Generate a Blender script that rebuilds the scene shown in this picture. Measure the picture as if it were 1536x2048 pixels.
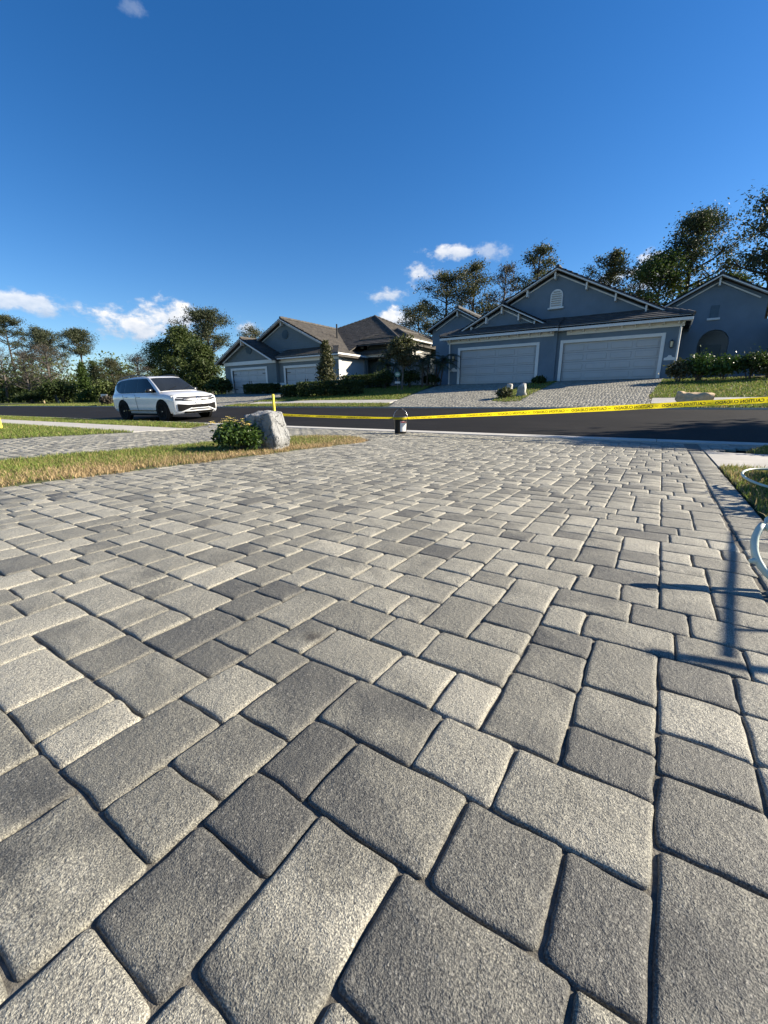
import bpy, bmesh, math, random
import numpy as np
from mathutils import Vector, Matrix

for o in list(bpy.data.objects):
    bpy.data.objects.remove(o, do_unlink=True)
scene = bpy.context.scene
col = scene.collection
R = math.radians
rnd = random.Random(7)
npr = np.random.default_rng(11)

# ------------------------------------------------------------------ camera
F_PX, ROLL, HOR = 838.0, 0.0075, 800.0          # focal length and horizon row of the 1536 px wide photograph
PITCH = math.atan((1024 - HOR) / F_PX)
YAW = math.atan(561 / math.hypot(F_PX, 1024 - HOR))
CAM_H = 0.61
cam_d = bpy.data.cameras.new('camera')
cam = bpy.data.objects.new('camera', cam_d)
col.objects.link(cam)
cam_d.sensor_fit = 'HORIZONTAL'
cam_d.sensor_width = 36.0
cam_d.lens = 36.0 * F_PX / 1536.0
cam_d.clip_start = 0.02
cam_d.clip_end = 3000
_c, _s = math.cos(YAW), math.sin(YAW)
_f = Vector((-_s * math.cos(PITCH), _c * math.cos(PITCH), -math.sin(PITCH)))
_r = Vector((_c, _s, 0))
_u = _r.cross(_f)
_r2 = _r * math.cos(ROLL) - _u * math.sin(ROLL)
_u2 = _u * math.cos(ROLL) + _r * math.sin(ROLL)
cam.matrix_world = Matrix(((_r2.x, _u2.x, -_f.x, 0), (_r2.y, _u2.y, -_f.y, 0), (_r2.z, _u2.z, -_f.z, CAM_H), (0, 0, 0, 1)))
scene.camera = cam
scene.render.resolution_x, scene.render.resolution_y = 768, 1024


def ray(px, py):
    u = (px - 768) / F_PX
    v = -(py - 1024) / F_PX
    return _f + _r2 * u + _u2 * v


def az_el(px, py):
    d = ray(px, py).normalized()
    return math.atan2(d.x, d.y), math.asin(d.z)


# ------------------------------------------------------------------ sun, sky, exposure
SUN_AZ = math.atan2(0.80, 0.60)     # measured from +Y (away over the road) towards +X (right along the road)
SUN_EL = R(27)
SUN_DIR = Vector((math.sin(SUN_AZ) * math.cos(SUN_EL), math.cos(SUN_AZ) * math.cos(SUN_EL), math.sin(SUN_EL)))
sun_d = bpy.data.lights.new('sun', 'SUN')
sun_d.energy = 5.0
sun_d.angle = R(0.53)
sun_d.color = (1.0, 0.90, 0.74)
sun = bpy.data.objects.new('sun', sun_d)
col.objects.link(sun)
sun.rotation_euler = (-SUN_DIR).to_track_quat('-Z', 'Y').to_euler()
sun.location = (20, 10, 20)

world = bpy.data.worlds.new('World')
scene.world = world
world.use_nodes = True
wt = world.node_tree
wt.nodes.clear()


def wn(kind, **kw):
    n = wt.nodes.new(kind)
    for k, v in kw.items():
        setattr(n, k, v)
    return n


def wmath(op, a, b=None, c=None, clamp=False):
    n = wn('ShaderNodeMath', operation=op, use_clamp=clamp)
    for i, v in enumerate((a, b, c)):
        if v is None:
            continue
        if isinstance(v, (int, float)):
            n.inputs[i].default_value = v
        else:
            wt.links.new(v, n.inputs[i])
    return n.outputs[0]


sky = wn('ShaderNodeTexSky', sky_type='NISHITA')
sky.sun_disc = False
sky.sun_elevation = SUN_EL
sky.sun_rotation = SUN_AZ
sky.air_density = 1.0
sky.dust_density = 0.15
sky.ozone_density = 4.0
sky.altitude = 0
tc = wn('ShaderNodeTexCoord')
sep = wn('ShaderNodeSeparateXYZ')
wt.links.new(tc.outputs['Generated'], sep.inputs[0])
az_s = wmath('ARCTAN2', sep.outputs[0], sep.outputs[1])
el_s = wmath('ARCSINE', sep.outputs[2])
comb = wn('ShaderNodeCombineXYZ')
wt.links.new(az_s, comb.inputs[0])
wt.links.new(wmath('MULTIPLY', el_s, 1.5), comb.inputs[1])
noi = wn('ShaderNodeTexNoise')
noi.inputs['Scale'].default_value = 26
noi.inputs['Detail'].default_value = 7
noi.inputs['Roughness'].default_value = 0.6
wt.links.new(comb.outputs[0], noi.inputs['Vector'])
noi2 = wn('ShaderNodeTexNoise')
noi2.inputs['Scale'].default_value = 60
noi2.inputs['Detail'].default_value = 5
wt.links.new(comb.outputs[0], noi2.inputs['Vector'])
mask = None
shade = None
# centre in the photograph, half width, half height, opacity
CLOUDS = [(30, 606, 135, 34, .8), (270, 648, 120, 42, 1.0), (345, 632, 80, 40, 1.0), (495, 655, 26, 22, .8), (775, 590, 52, 18, .8),
          (845, 549, 40, 34, .9), (905, 505, 66, 20, .9), (985, 503, 50, 22, .55), (785, 638, 46, 30, 1.0), (1310, 545, 75, 48, 1.0),
          (1225, 560, 40, 26, .7), (268, 14, 40, 26, .25), (640, 690, 60, 30, .5)]
for (px, py, hw, hh, op) in CLOUDS:
    a0, e0 = az_el(px, py)
    a1, _ = az_el(px + hw, py)
    _, e1 = az_el(px, py - hh)
    da, de = abs(a1 - a0), abs(e1 - e0)
    dx = wmath('DIVIDE', wmath('SUBTRACT', az_s, a0), da)
    dy = wmath('DIVIDE', wmath('SUBTRACT', el_s, e0), de)
    d = wmath('SQRT', wmath('ADD', wmath('MULTIPLY', dx, dx), wmath('MULTIPLY', dy, dy)))
    v = wmath('SUBTRACT', 1.07, d)
    v = wmath('ADD', v, wmath('MULTIPLY', wmath('SUBTRACT', noi.outputs[0], .5), 2.6))
    m = wn('ShaderNodeMapRange', interpolation_type='SMOOTHSTEP')
    m.inputs[1].default_value = 0.12
    m.inputs[2].default_value = 0.85
    m.inputs[4].default_value = op
    wt.links.new(v, m.inputs[0])
    sh = wmath('MULTIPLY', wmath('ADD', wmath('MULTIPLY', dy, .5), .55, clamp=True), m.outputs[0])
    mask = m.outputs[0] if mask is None else wmath('MAXIMUM', mask, m.outputs[0])
    shade = sh if shade is None else wmath('MAXIMUM', shade, sh)
ccol = wn('ShaderNodeMixRGB')
ccol.inputs[1].default_value = (3.2, 3.9, 5.0, 1)
ccol.inputs[2].default_value = (7.4, 7.2, 7.0, 1)
wt.links.new(wmath('ADD', shade, wmath('MULTIPLY', wmath('SUBTRACT', noi2.outputs[0], .5), .9), clamp=True), ccol.inputs[0])
mixw = wn('ShaderNodeMixRGB')
wt.links.new(mask, mixw.inputs[0])
hsv = wn('ShaderNodeHueSaturation')
hsv.inputs['Saturation'].default_value = 1.28
hsv.inputs['Hue'].default_value = 0.507
wt.links.new(sky.outputs[0], hsv.inputs['Color'])
wt.links.new(hsv.outputs[0], mixw.inputs[1])
wt.links.new(ccol.outputs[0], mixw.inputs[2])
bg = wn('ShaderNodeBackground')
bg.inputs[1].default_value = 0.066
wo = wn('ShaderNodeOutputWorld')
wt.links.new(mixw.outputs[0], bg.inputs[0])
wt.links.new(bg.outputs[0], wo.inputs[0])
scene.view_settings.view_transform = 'Standard'
scene.view_settings.look = 'None'
scene.view_settings.exposure = 1.30
scene.view_settings.gamma = 1.0
scene.view_settings.use_curve_mapping = False


# ------------------------------------------------------------------ terrain
Y_KERB0, Y_KERB1, Y_FAR0, Y_FAR1 = 8.40, 9.05, 16.0, 16.32
Z_ROAD1 = 0.27


def lerp(a, b, t):
    return a + (b - a) * min(1.0, max(0.0, t))


def pad(x):
    if x > -20:
        return lerp(1.32, 1.57, (x + 20) / 3.0)
    if x > -37:
        return 1.32
    return lerp(1.32, 0.62, (-37 - x) / 6.0)


def Z(x, y):
    if y <= Y_KERB1:
        return -0.012 * max(y, -12)
    z0 = -0.012 * Y_KERB1
    if y <= Y_FAR0:
        return z0 + (Z_ROAD1 - z0) * (y - Y_KERB1) / (Y_FAR0 - Y_KERB1)
    return Z_ROAD1 + (pad(x) - Z_ROAD1) * min(1.0, (y - Y_FAR0) / 10.6)


def ground_at(px, py):
    d = ray(px, py)
    t, p = 0.3, None
    while t < 160:
        p = Vector((0, 0, CAM_H)) + d * t
        if p.z <= Z(p.x, p.y):
            return p
        t *= 1.004
    return p


def at_y(px, py, y):
    d = ray(px, py)
    return Vector((0, 0, CAM_H)) + d * (y / d.y)


# ------------------------------------------------------------------ materials
def newmat(name):
    m = bpy.data.materials.new(name)
    m.use_nodes = True
    nt = m.node_tree
    b = nt.nodes['Principled BSDF']
    return m, nt, b


def noise(nt, scale, detail=4, rough=.55, vec=None, dist=0.0):
    n = nt.nodes.new('ShaderNodeTexNoise')
    n.inputs['Scale'].default_value = scale
    n.inputs['Detail'].default_value = detail
    n.inputs['Roughness'].default_value = rough
    n.inputs['Distortion'].default_value = dist
    if vec is not None:
        nt.links.new(vec, n.inputs['Vector'])
    return n.outputs[0]


def pos(nt):
    return nt.nodes.new('ShaderNodeNewGeometry').outputs['Position']


def ramp(nt, fac, stops):
    r = nt.nodes.new('ShaderNodeValToRGB')
    e = r.color_ramp.elements
    while len(e) < len(stops):
        e.new(0.5)
    for i, (p, c) in enumerate(stops):
        e[i].position = p
        e[i].color = (*c, 1) if len(c) == 3 else c
    nt.links.new(fac, r.inputs[0])
    return r.outputs[0]


def mixc(nt, fac, a, b, mode='MIX'):
    n = nt.nodes.new('ShaderNodeMixRGB')
    n.blend_type = mode
    for i, v in zip((0, 1, 2), (fac, a, b)):
        if isinstance(v, (int, float)):
            n.inputs[i].default_value = v
        elif isinstance(v, tuple):
            n.inputs[i].default_value = (*v, 1)
        else:
            nt.links.new(v, n.inputs[i])
    return n.outputs[0]


def mth(nt, op, a, b=None, clamp=False):
    n = nt.nodes.new('ShaderNodeMath')
    n.operation = op
    n.use_clamp = clamp
    for i, v in enumerate((a, b)):
        if v is None:
            continue
        if isinstance(v, (int, float)):
            n.inputs[i].default_value = v
        else:
            nt.links.new(v, n.inputs[i])
    return n.outputs[0]


def bump(nt, b, height, strength, dist):
    n = nt.nodes.new('ShaderNodeBump')
    n.inputs['Strength'].default_value = strength
    n.inputs['Distance'].default_value = dist
    nt.links.new(height, n.inputs['Height'])
    nt.links.new(n.outputs[0], b.inputs['Normal'])


def plain(name, c, rough=.6, var=.12, scale=3.0, metal=0.0, bs=0.0, bscale=60, coat=0.0):
    m, nt, b = newmat(name)
    p = pos(nt)
    lo = tuple(v * (1 - var) for v in c)
    hi = tuple(min(1, v * (1 + var)) for v in c)
    nt.links.new(ramp(nt, noise(nt, scale, 5, .6, p), [(.3, lo), (.7, hi)]), b.inputs['Base Color'])
    b.inputs['Roughness'].default_value = rough
    b.inputs['Metallic'].default_value = metal
    b.inputs['Coat Weight'].default_value = coat
    if bs:
        bump(nt, b, noise(nt, bscale, 4, .6, p), bs, .01)
    return m


SPOT = ground_at(624, 1273)


def paver_material(name, from_object):
    m, nt, b = newmat(name)
    p = pos(nt)
    if from_object:
        tn = nt.nodes.new('ShaderNodeObjectInfo').outputs['Color']
    else:
        a = nt.nodes.new('ShaderNodeAttribute')
        a.attribute_name = 'tone'
        tn = a.outputs['Color']
    sp = nt.nodes.new('ShaderNodeSeparateColor')
    nt.links.new(tn, sp.inputs[0])
    # every stone is cast from two blended mixes
    off = nt.nodes.new('ShaderNodeVectorMath')
    off.operation = 'ADD'
    sc = nt.nodes.new('ShaderNodeVectorMath')
    sc.operation = 'SCALE'
    cb = nt.nodes.new('ShaderNodeCombineXYZ')
    nt.links.new(sp.outputs[2], cb.inputs[0])
    nt.links.new(sp.outputs[1], cb.inputs[1])
    nt.links.new(sp.outputs[2], cb.inputs[2])
    nt.links.new(cb.outputs[0], sc.inputs[0])
    sc.inputs['Scale'].default_value = 37.0
    nt.links.new(p, off.inputs[0])
    nt.links.new(sc.outputs[0], off.inputs[1])
    swirl = noise(nt, 6.5, 3, .55, off.outputs[0], .4)
    t = mth(nt, 'ADD', sp.outputs[0], mth(nt, 'MULTIPLY', mth(nt, 'SUBTRACT', swirl, .5), mth(nt, 'MULTIPLY', sp.outputs[1], 1.7)), True)
    base = ramp(nt, t, [(0.0, (.046, .046, .044)), (.30, (.092, .090, .081)), (.52, (.168, .161, .135)), (.75, (.256, .244, .204)), (1.0, (.338, .318, .264))])
    # sand grains
    grain = noise(nt, 420, 2, .7, p)
    base = mixc(nt, 1.0, base, ramp(nt, grain, [(.28, (.26, .26, .26)), (.5, (1, 1, 1)), (.70, (2.2, 2.17, 2.02))]), 'MULTIPLY')
    v = nt.nodes.new('ShaderNodeTexVoronoi')
    v.inputs['Scale'].default_value = 190
    nt.links.new(p, v.inputs['Vector'])
    vs = nt.nodes.new('ShaderNodeSeparateColor')
    nt.links.new(v.outputs['Color'], vs.inputs[0])
    fleck = mth(nt, 'MULTIPLY', mth(nt, 'LESS_THAN', v.outputs['Distance'], .34), mth(nt, 'GREATER_THAN', vs.outputs[0], .80))
    base = mixc(nt, mth(nt, 'MULTIPLY', fleck, .30), base, (.46, .44, .38))
    dfleck = mth(nt, 'MULTIPLY', mth(nt, 'LESS_THAN', v.outputs['Distance'], .33), mth(nt, 'LESS_THAN', vs.outputs[1], .10))
    base = mixc(nt, mth(nt, 'MULTIPLY', dfleck, .7), base, (.035, .035, .037))
    # a few stains with a shape of their own
    stain = ramp(nt, noise(nt, 1.7, 3, .5, p, .6), [(.66, (1, 1, 1)), (.80, (.72, .71, .70))])
    base = mixc(nt, 1.0, base, stain, 'MULTIPLY')
    sd = nt.nodes.new('ShaderNodeVectorMath')
    sd.operation = 'DISTANCE'
    nt.links.new(p, sd.inputs[0])
    sd.inputs[1].default_value = SPOT
    blot = mth(nt, 'ADD', mth(nt, 'DIVIDE', sd.outputs['Value'], .034), mth(nt, 'MULTIPLY', mth(nt, 'SUBTRACT', noise(nt, 60, 3, .6, p), .5), 1.6))
    base = mixc(nt, 1.0, base, ramp(nt, blot, [(.30, (.42, .40, .40)), (1.0, (1, 1, 1))]), 'MULTIPLY')
    nt.links.new(base, b.inputs['Base Color'])
    b.inputs['Roughness'].default_value = .62
    b.inputs['Specular IOR Level'].default_value = .42
    hgt = mth(nt, 'ADD', mth(nt, 'MULTIPLY', grain, .55), mth(nt, 'MULTIPLY', noise(nt, 95, 3, .6, p), .8))
    hgt = mth(nt, 'ADD', hgt, mth(nt, 'MULTIPLY', noise(nt, 26, 2, .5, p), .8))
    bump(nt, b, hgt, .9, .005)
    return m


M = {}
M['paver'] = paver_material('paver_stone', True)
M['paver_far'] = paver_material('paver_stone_joined', False)
M['sand'] = plain('joint_sand', (.13, .12, .10), .95, .5, 60, bs=.5, bscale=300)
M['concrete'] = plain('concrete', (.40, .38, .34), .85, .14, 2.2, bs=.25, bscale=160)
M['kerb'] = plain('kerb_concrete', (.43, .41, .37), .85, .15, 1.6, bs=.25, bscale=160)
M['white_paint'] = plain('white_trim_paint', (.66, .66, .64), .5, .05, 2)
M['door_white'] = plain('garage_door_paint', (.42, .43, .435), .5, .05, 1.5)
M['blue_wall'] = plain('blue_stucco', (.135, .185, .235), .85, .10, 1.2, bs=.3, bscale=70)
M['grey_wall'] = plain('grey_blue_siding', (.145, .178, .192), .8, .08, 1.5, bs=.12, bscale=50)
M['pale_stucco'] = plain('pale_stucco', (.47, .46, .43), .85, .05, 1.5, bs=.3, bscale=70)
M['roof_tile'] = plain('concrete_roof_tile', (.070, .062, .053), .8, .45, 2.6, bs=.2, bscale=40)
M['roof_tile_grey'] = plain('grey_concrete_roof_tile', (.060, .062, .066), .8, .4, 2.6, bs=.2, bscale=40)
M['black_metal'] = plain('black_metal', (.015, .015, .016), .45, .2, 8)
M['dark_vent'] = plain('painted_vent', (.07, .115, .15), .7, .1, 5)
M['bark'] = plain('pine_bark', (.085, .068, .055), .95, .35, 8, bs=.5, bscale=30)
M['pale_bark'] = plain('grey_bark', (.115, .10, .086), .95, .3, 8, bs=.5, bscale=30)
M['rock_cover'] = None
M['yellow'] = plain('yellow_plastic', (.78, .60, .03), .5, .06, 10)
def tape_material():
    m, nt, b = newmat('tape_yellow')
    p = pos(nt)
    c = ramp(nt, noise(nt, 14, 3, .5, p), [(.3, (.80, .64, .012)), (.7, (.90, .74, .02))])
    nt.links.new(c, b.inputs['Base Color'])
    b.inputs['Roughness'].default_value = .4
    tr = nt.nodes.new('ShaderNodeBsdfTranslucent')
    nt.links.new(c, tr.inputs[0])
    mx = nt.nodes.new('ShaderNodeMixShader')
    mx.inputs[0].default_value = .55
    nt.links.new(b.outputs[0], mx.inputs[1])
    nt.links.new(tr.outputs[0], mx.inputs[2])
    nt.links.new(mx.outputs[0], nt.nodes['Material Output'].inputs[0])
    return m


M['tape_yellow'] = tape_material()
M['tape_black'] = plain('tape_lettering', (.01, .01, .01), .5, .1, 14)
M['bucket'] = plain('charcoal_bucket_plastic', (.022, .022, .024), .42, .15, 12)
M['label'] = plain('paper_label', (.68, .66, .64), .55, .08, 18)
M['red_print'] = plain('red_label_print', (.45, .05, .04), .55, .08, 18)
M['steel'] = plain('steel_wire', (.55, .55, .56), .35, .1, 20, metal=.9)
M['hose'] = plain('pale_green_hose', (.52, .58, .50), .38, .08, 12)
M['bag'] = plain('brown_paper', (.52, .37, .22), .85, .25, 9, bs=.9, bscale=12)
M['mulch'] = plain('bark_mulch', (.055, .038, .028), .95, .5, 30, bs=.8, bscale=60)
M['white_rock'] = plain('white_stone', (.36, .35, .32), .85, .3, 7, bs=.6, bscale=16)
M['flower'] = plain('yellow_petals', (.82, .66, .24), .6, .15, 30)
M['wood'] = plain('wood', (.32, .24, .13), .8, .2, 12)
M['sign_green'] = plain('sign_green', (.18, .34, .27), .5, .1, 8)
M['warm_glass'] = plain('lantern_glass', (.62, .55, .38), .2, .1, 9)


def asphalt_material():
    m, nt, b = newmat('asphalt')
    p = pos(nt)
    big = noise(nt, .5, 4, .6, p)
    c = ramp(nt, big, [(.3, (.0085, .0078, .0070)), (.7, (.0145, .0134, .0122))])
    mp = nt.nodes.new('ShaderNodeMapping')
    mp.inputs['Scale'].default_value = (.25, 3.0, 1)
    nt.links.new(p, mp.inputs['Vector'])
    lane = noise(nt, 1.0, 3, .5, mp.outputs[0])
    c = mixc(nt, 1.0, c, ramp(nt, lane, [(.35, (.85, .85, .85)), (.7, (1.25, 1.22, 1.2))]), 'MULTIPLY')
    c = mixc(nt, 1.0, c, ramp(nt, noise(nt, 1.6, 5, .7, p, 1.2), [(.55, (1, 1, 1)), (.75, (1.5, 1.45, 1.4))]), 'MULTIPLY')
    g = noise(nt, 180, 3, .7, p)
    c = mixc(nt, 1.0, c, ramp(nt, g, [(.35, (.6, .6, .6)), (.7, (1.7, 1.7, 1.65))]), 'MULTIPLY')
    nt.links.new(c, b.inputs['Base Color'])
    b.inputs['Roughness'].default_value = .8
    b.inputs['Specular IOR Level'].default_value = .14
    bump(nt, b, g, .5, .006)
    return m


M['asphalt'] = asphalt_material()


def soil_material():
    m, nt, b = newmat('lawn_soil')
    p = pos(nt)
    c = ramp(nt, noise(nt, 2.2, 6, .65, p), [(.3, (.045, .062, .016)), (.55, (.075, .085, .026)), (.8, (.12, .10, .05))])
    nt.links.new(c, b.inputs['Base Color'])
    b.inputs['Roughness'].default_value = .95
    bump(nt, b, noise(nt, 45, 5, .7, p), .8, .05)
    return m


M['soil'] = soil_material()


def foliage(name, dark, light, scale=1.6, trans=.25, rough=.6):
    m, nt, b = newmat(name)
    p = pos(nt)
    c = ramp(nt, noise(nt, scale, 5, .75, p), [(.28, dark), (.72, light)])
    nt.links.new(c, b.inputs['Base Color'])
    b.inputs['Roughness'].default_value = rough
    b.inputs['Specular IOR Level'].default_value = .25
    tr = nt.nodes.new('ShaderNodeBsdfTranslucent')
    nt.links.new(mixc(nt, 1.0, c, (1.0, 1.18, .62), 'MULTIPLY'), tr.inputs[0])
    mx = nt.nodes.new('ShaderNodeMixShader')
    mx.inputs[0].default_value = trans
    nt.links.new(b.outputs[0], mx.inputs[1])
    nt.links.new(tr.outputs[0], mx.inputs[2])
    nt.links.new(mx.outputs[0], nt.nodes['Material Output'].inputs[0])
    return m


M['pine'] = foliage('pine_needles', (.026, .034, .018), (.088, .098, .050), 1.2, .2)
M['oak'] = foliage('leaf_green', (.042, .060, .018), (.120, .150, .042), 1.5)
M['olive'] = foliage('leaf_olive', (.045, .048, .026), (.130, .126, .066), 1.5, .25)
M['brown_leaf'] = foliage('withered_leaf', (.040, .034, .026), (.105, .090, .068), 1.2, .2)
M['cypress'] = foliage('conifer_green', (.030, .055, .012), (.075, .115, .028), 2.5)
M['lush'] = foliage('lush_green', (.026, .040, .012), (.085, .112, .030), 1.3, .2)
M['hedge'] = foliage('hedge_leaf', (.020, .034, .010), (.060, .085, .024), 4)
M['shrub'] = foliage('shrub_leaf', (.028, .055, .012), (.085, .135, .032), 14, .2, .4)
M['palm'] = foliage('palm_leaf', (.022, .038, .012), (.060, .085, .028), 2)


def grass_material():
    m, nt, b = newmat('grass_blade')
    a = nt.nodes.new('ShaderNodeAttribute')
    a.attribute_name = 'tone'
    nt.links.new(a.outputs['Color'], b.inputs['Base Color'])
    b.inputs['Roughness'].default_value = .6
    b.inputs['Specular IOR Level'].default_value = .25
    tr = nt.nodes.new('ShaderNodeBsdfTranslucent')
    nt.links.new(a.outputs['Color'], tr.inputs[0])
    mx = nt.nodes.new('ShaderNodeMixShader')
    mx.inputs[0].default_value = .35
    nt.links.new(b.outputs[0], mx.inputs[1])
    nt.links.new(tr.outputs[0], mx.inputs[2])
    nt.links.new(mx.outputs[0], nt.nodes['Material Output'].inputs[0])
    return m


M['grass'] = grass_material()


def rock_cover_material():
    m, nt, b = newmat('moulded_rock')
    p = pos(nt)
    mp = nt.nodes.new('ShaderNodeMapping')
    mp.inputs['Scale'].default_value = (1, 1, .35)
    nt.links.new(p, mp.inputs['Vector'])
    st = noise(nt, 14, 6, .65, mp.outputs[0], .8)
    c = ramp(nt, st, [(.25, (.130, .135, .136)), (.5, (.245, .248, .244)), (.75, (.325, .326, .316))])
    c = mixc(nt, 1.0, c, ramp(nt, noise(nt, 160, 2, .6, p), [(.35, (.8, .8, .8)), (.65, (1.15, 1.15, 1.15))]), 'MULTIPLY')
    nt.links.new(c, b.inputs['Base Color'])
    b.inputs['Roughness'].default_value = .75
    vo = nt.nodes.new('ShaderNodeTexVoronoi')
    vo.feature = 'DISTANCE_TO_EDGE'
    vo.inputs['Scale'].default_value = 5.5
    mp2 = nt.nodes.new('ShaderNodeMapping')
    mp2.inputs['Scale'].default_value = (1.3, 1.3, .45)
    wv = nt.nodes.new('ShaderNodeVectorMath')
    wv.operation = 'ADD'
    nz = nt.nodes.new('ShaderNodeTexNoise')
    nz.inputs['Scale'].default_value = 9
    sc_ = nt.nodes.new('ShaderNodeVectorMath')
    sc_.operation = 'SCALE'
    sc_.inputs['Scale'].default_value = .16
    nt.links.new(p, nz.inputs['Vector'])
    nt.links.new(nz.outputs['Color'], sc_.inputs[0])
    nt.links.new(p, wv.inputs[0])
    nt.links.new(sc_.outputs[0], wv.inputs[1])
    nt.links.new(wv.outputs[0], mp2.inputs['Vector'])
    nt.links.new(mp2.outputs[0], vo.inputs['Vector'])
    crack = ramp(nt, vo.outputs['Distance'], [(0.0, (0, 0, 0)), (.045, (1, 1, 1))])
    hg = mth(nt, 'ADD', st, mth(nt, 'MULTIPLY', noise(nt, 70, 4, .6, p), .35))
    bump(nt, b, mth(nt, 'ADD', hg, mth(nt, 'MULTIPLY', crack, .9)), .9, .03)
    return m


M['rock_cover'] = rock_cover_material()


def car_paint():
    m, nt, b = newmat('white_car_paint')
    p = pos(nt)
    nt.links.new(ramp(nt, noise(nt, 3, 3, .5, p), [(.3, (.62, .63, .64)), (.7, (.68, .68, .68))]), b.inputs['Base Color'])
    b.inputs['Roughness'].default_value = .35
    b.inputs['Coat Weight'].default_value = .8
    b.inputs['Coat Roughness'].default_value = .04
    return m


M['car_white'] = car_paint()


def gloss(name, c, rough=.06, spec=.5):
    m, nt, b = newmat(name)
    p = pos(nt)
    nt.links.new(ramp(nt, noise(nt, 2, 2, .5, p), [(.3, tuple(v * .85 for v in c)), (.7, tuple(v * 1.15 for v in c))]), b.inputs['Base Color'])
    b.inputs['Roughness'].default_value = rough
    b.inputs['Specular IOR Level'].default_value = spec
    return m


M['car_glass'] = gloss('tinted_glass', (.006, .007, .008), .05, .22)
M['windshield'] = gloss('windshield_glass', (.016, .019, .022), .05, .35)
M['gloss_black'] = gloss('gloss_black', (.010, .010, .011), .25)
M['rubber'] = plain('tyre_rubber', (.011, .011, .011), .85, .2, 20)
M['rubber'].node_tree.nodes['Principled BSDF'].inputs['Specular IOR Level'].default_value = .12
M['chrome'] = gloss('chrome', (.75, .75, .76), .12)
M['chrome'].node_tree.nodes['Principled BSDF'].inputs['Metallic'].default_value = 1
M['lamp_glass'] = gloss('headlight_glass', (.030, .032, .036), .22, .3)
M['lamp_white'] = gloss('headlight_reflector', (.35, .36, .38), .3)


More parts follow.
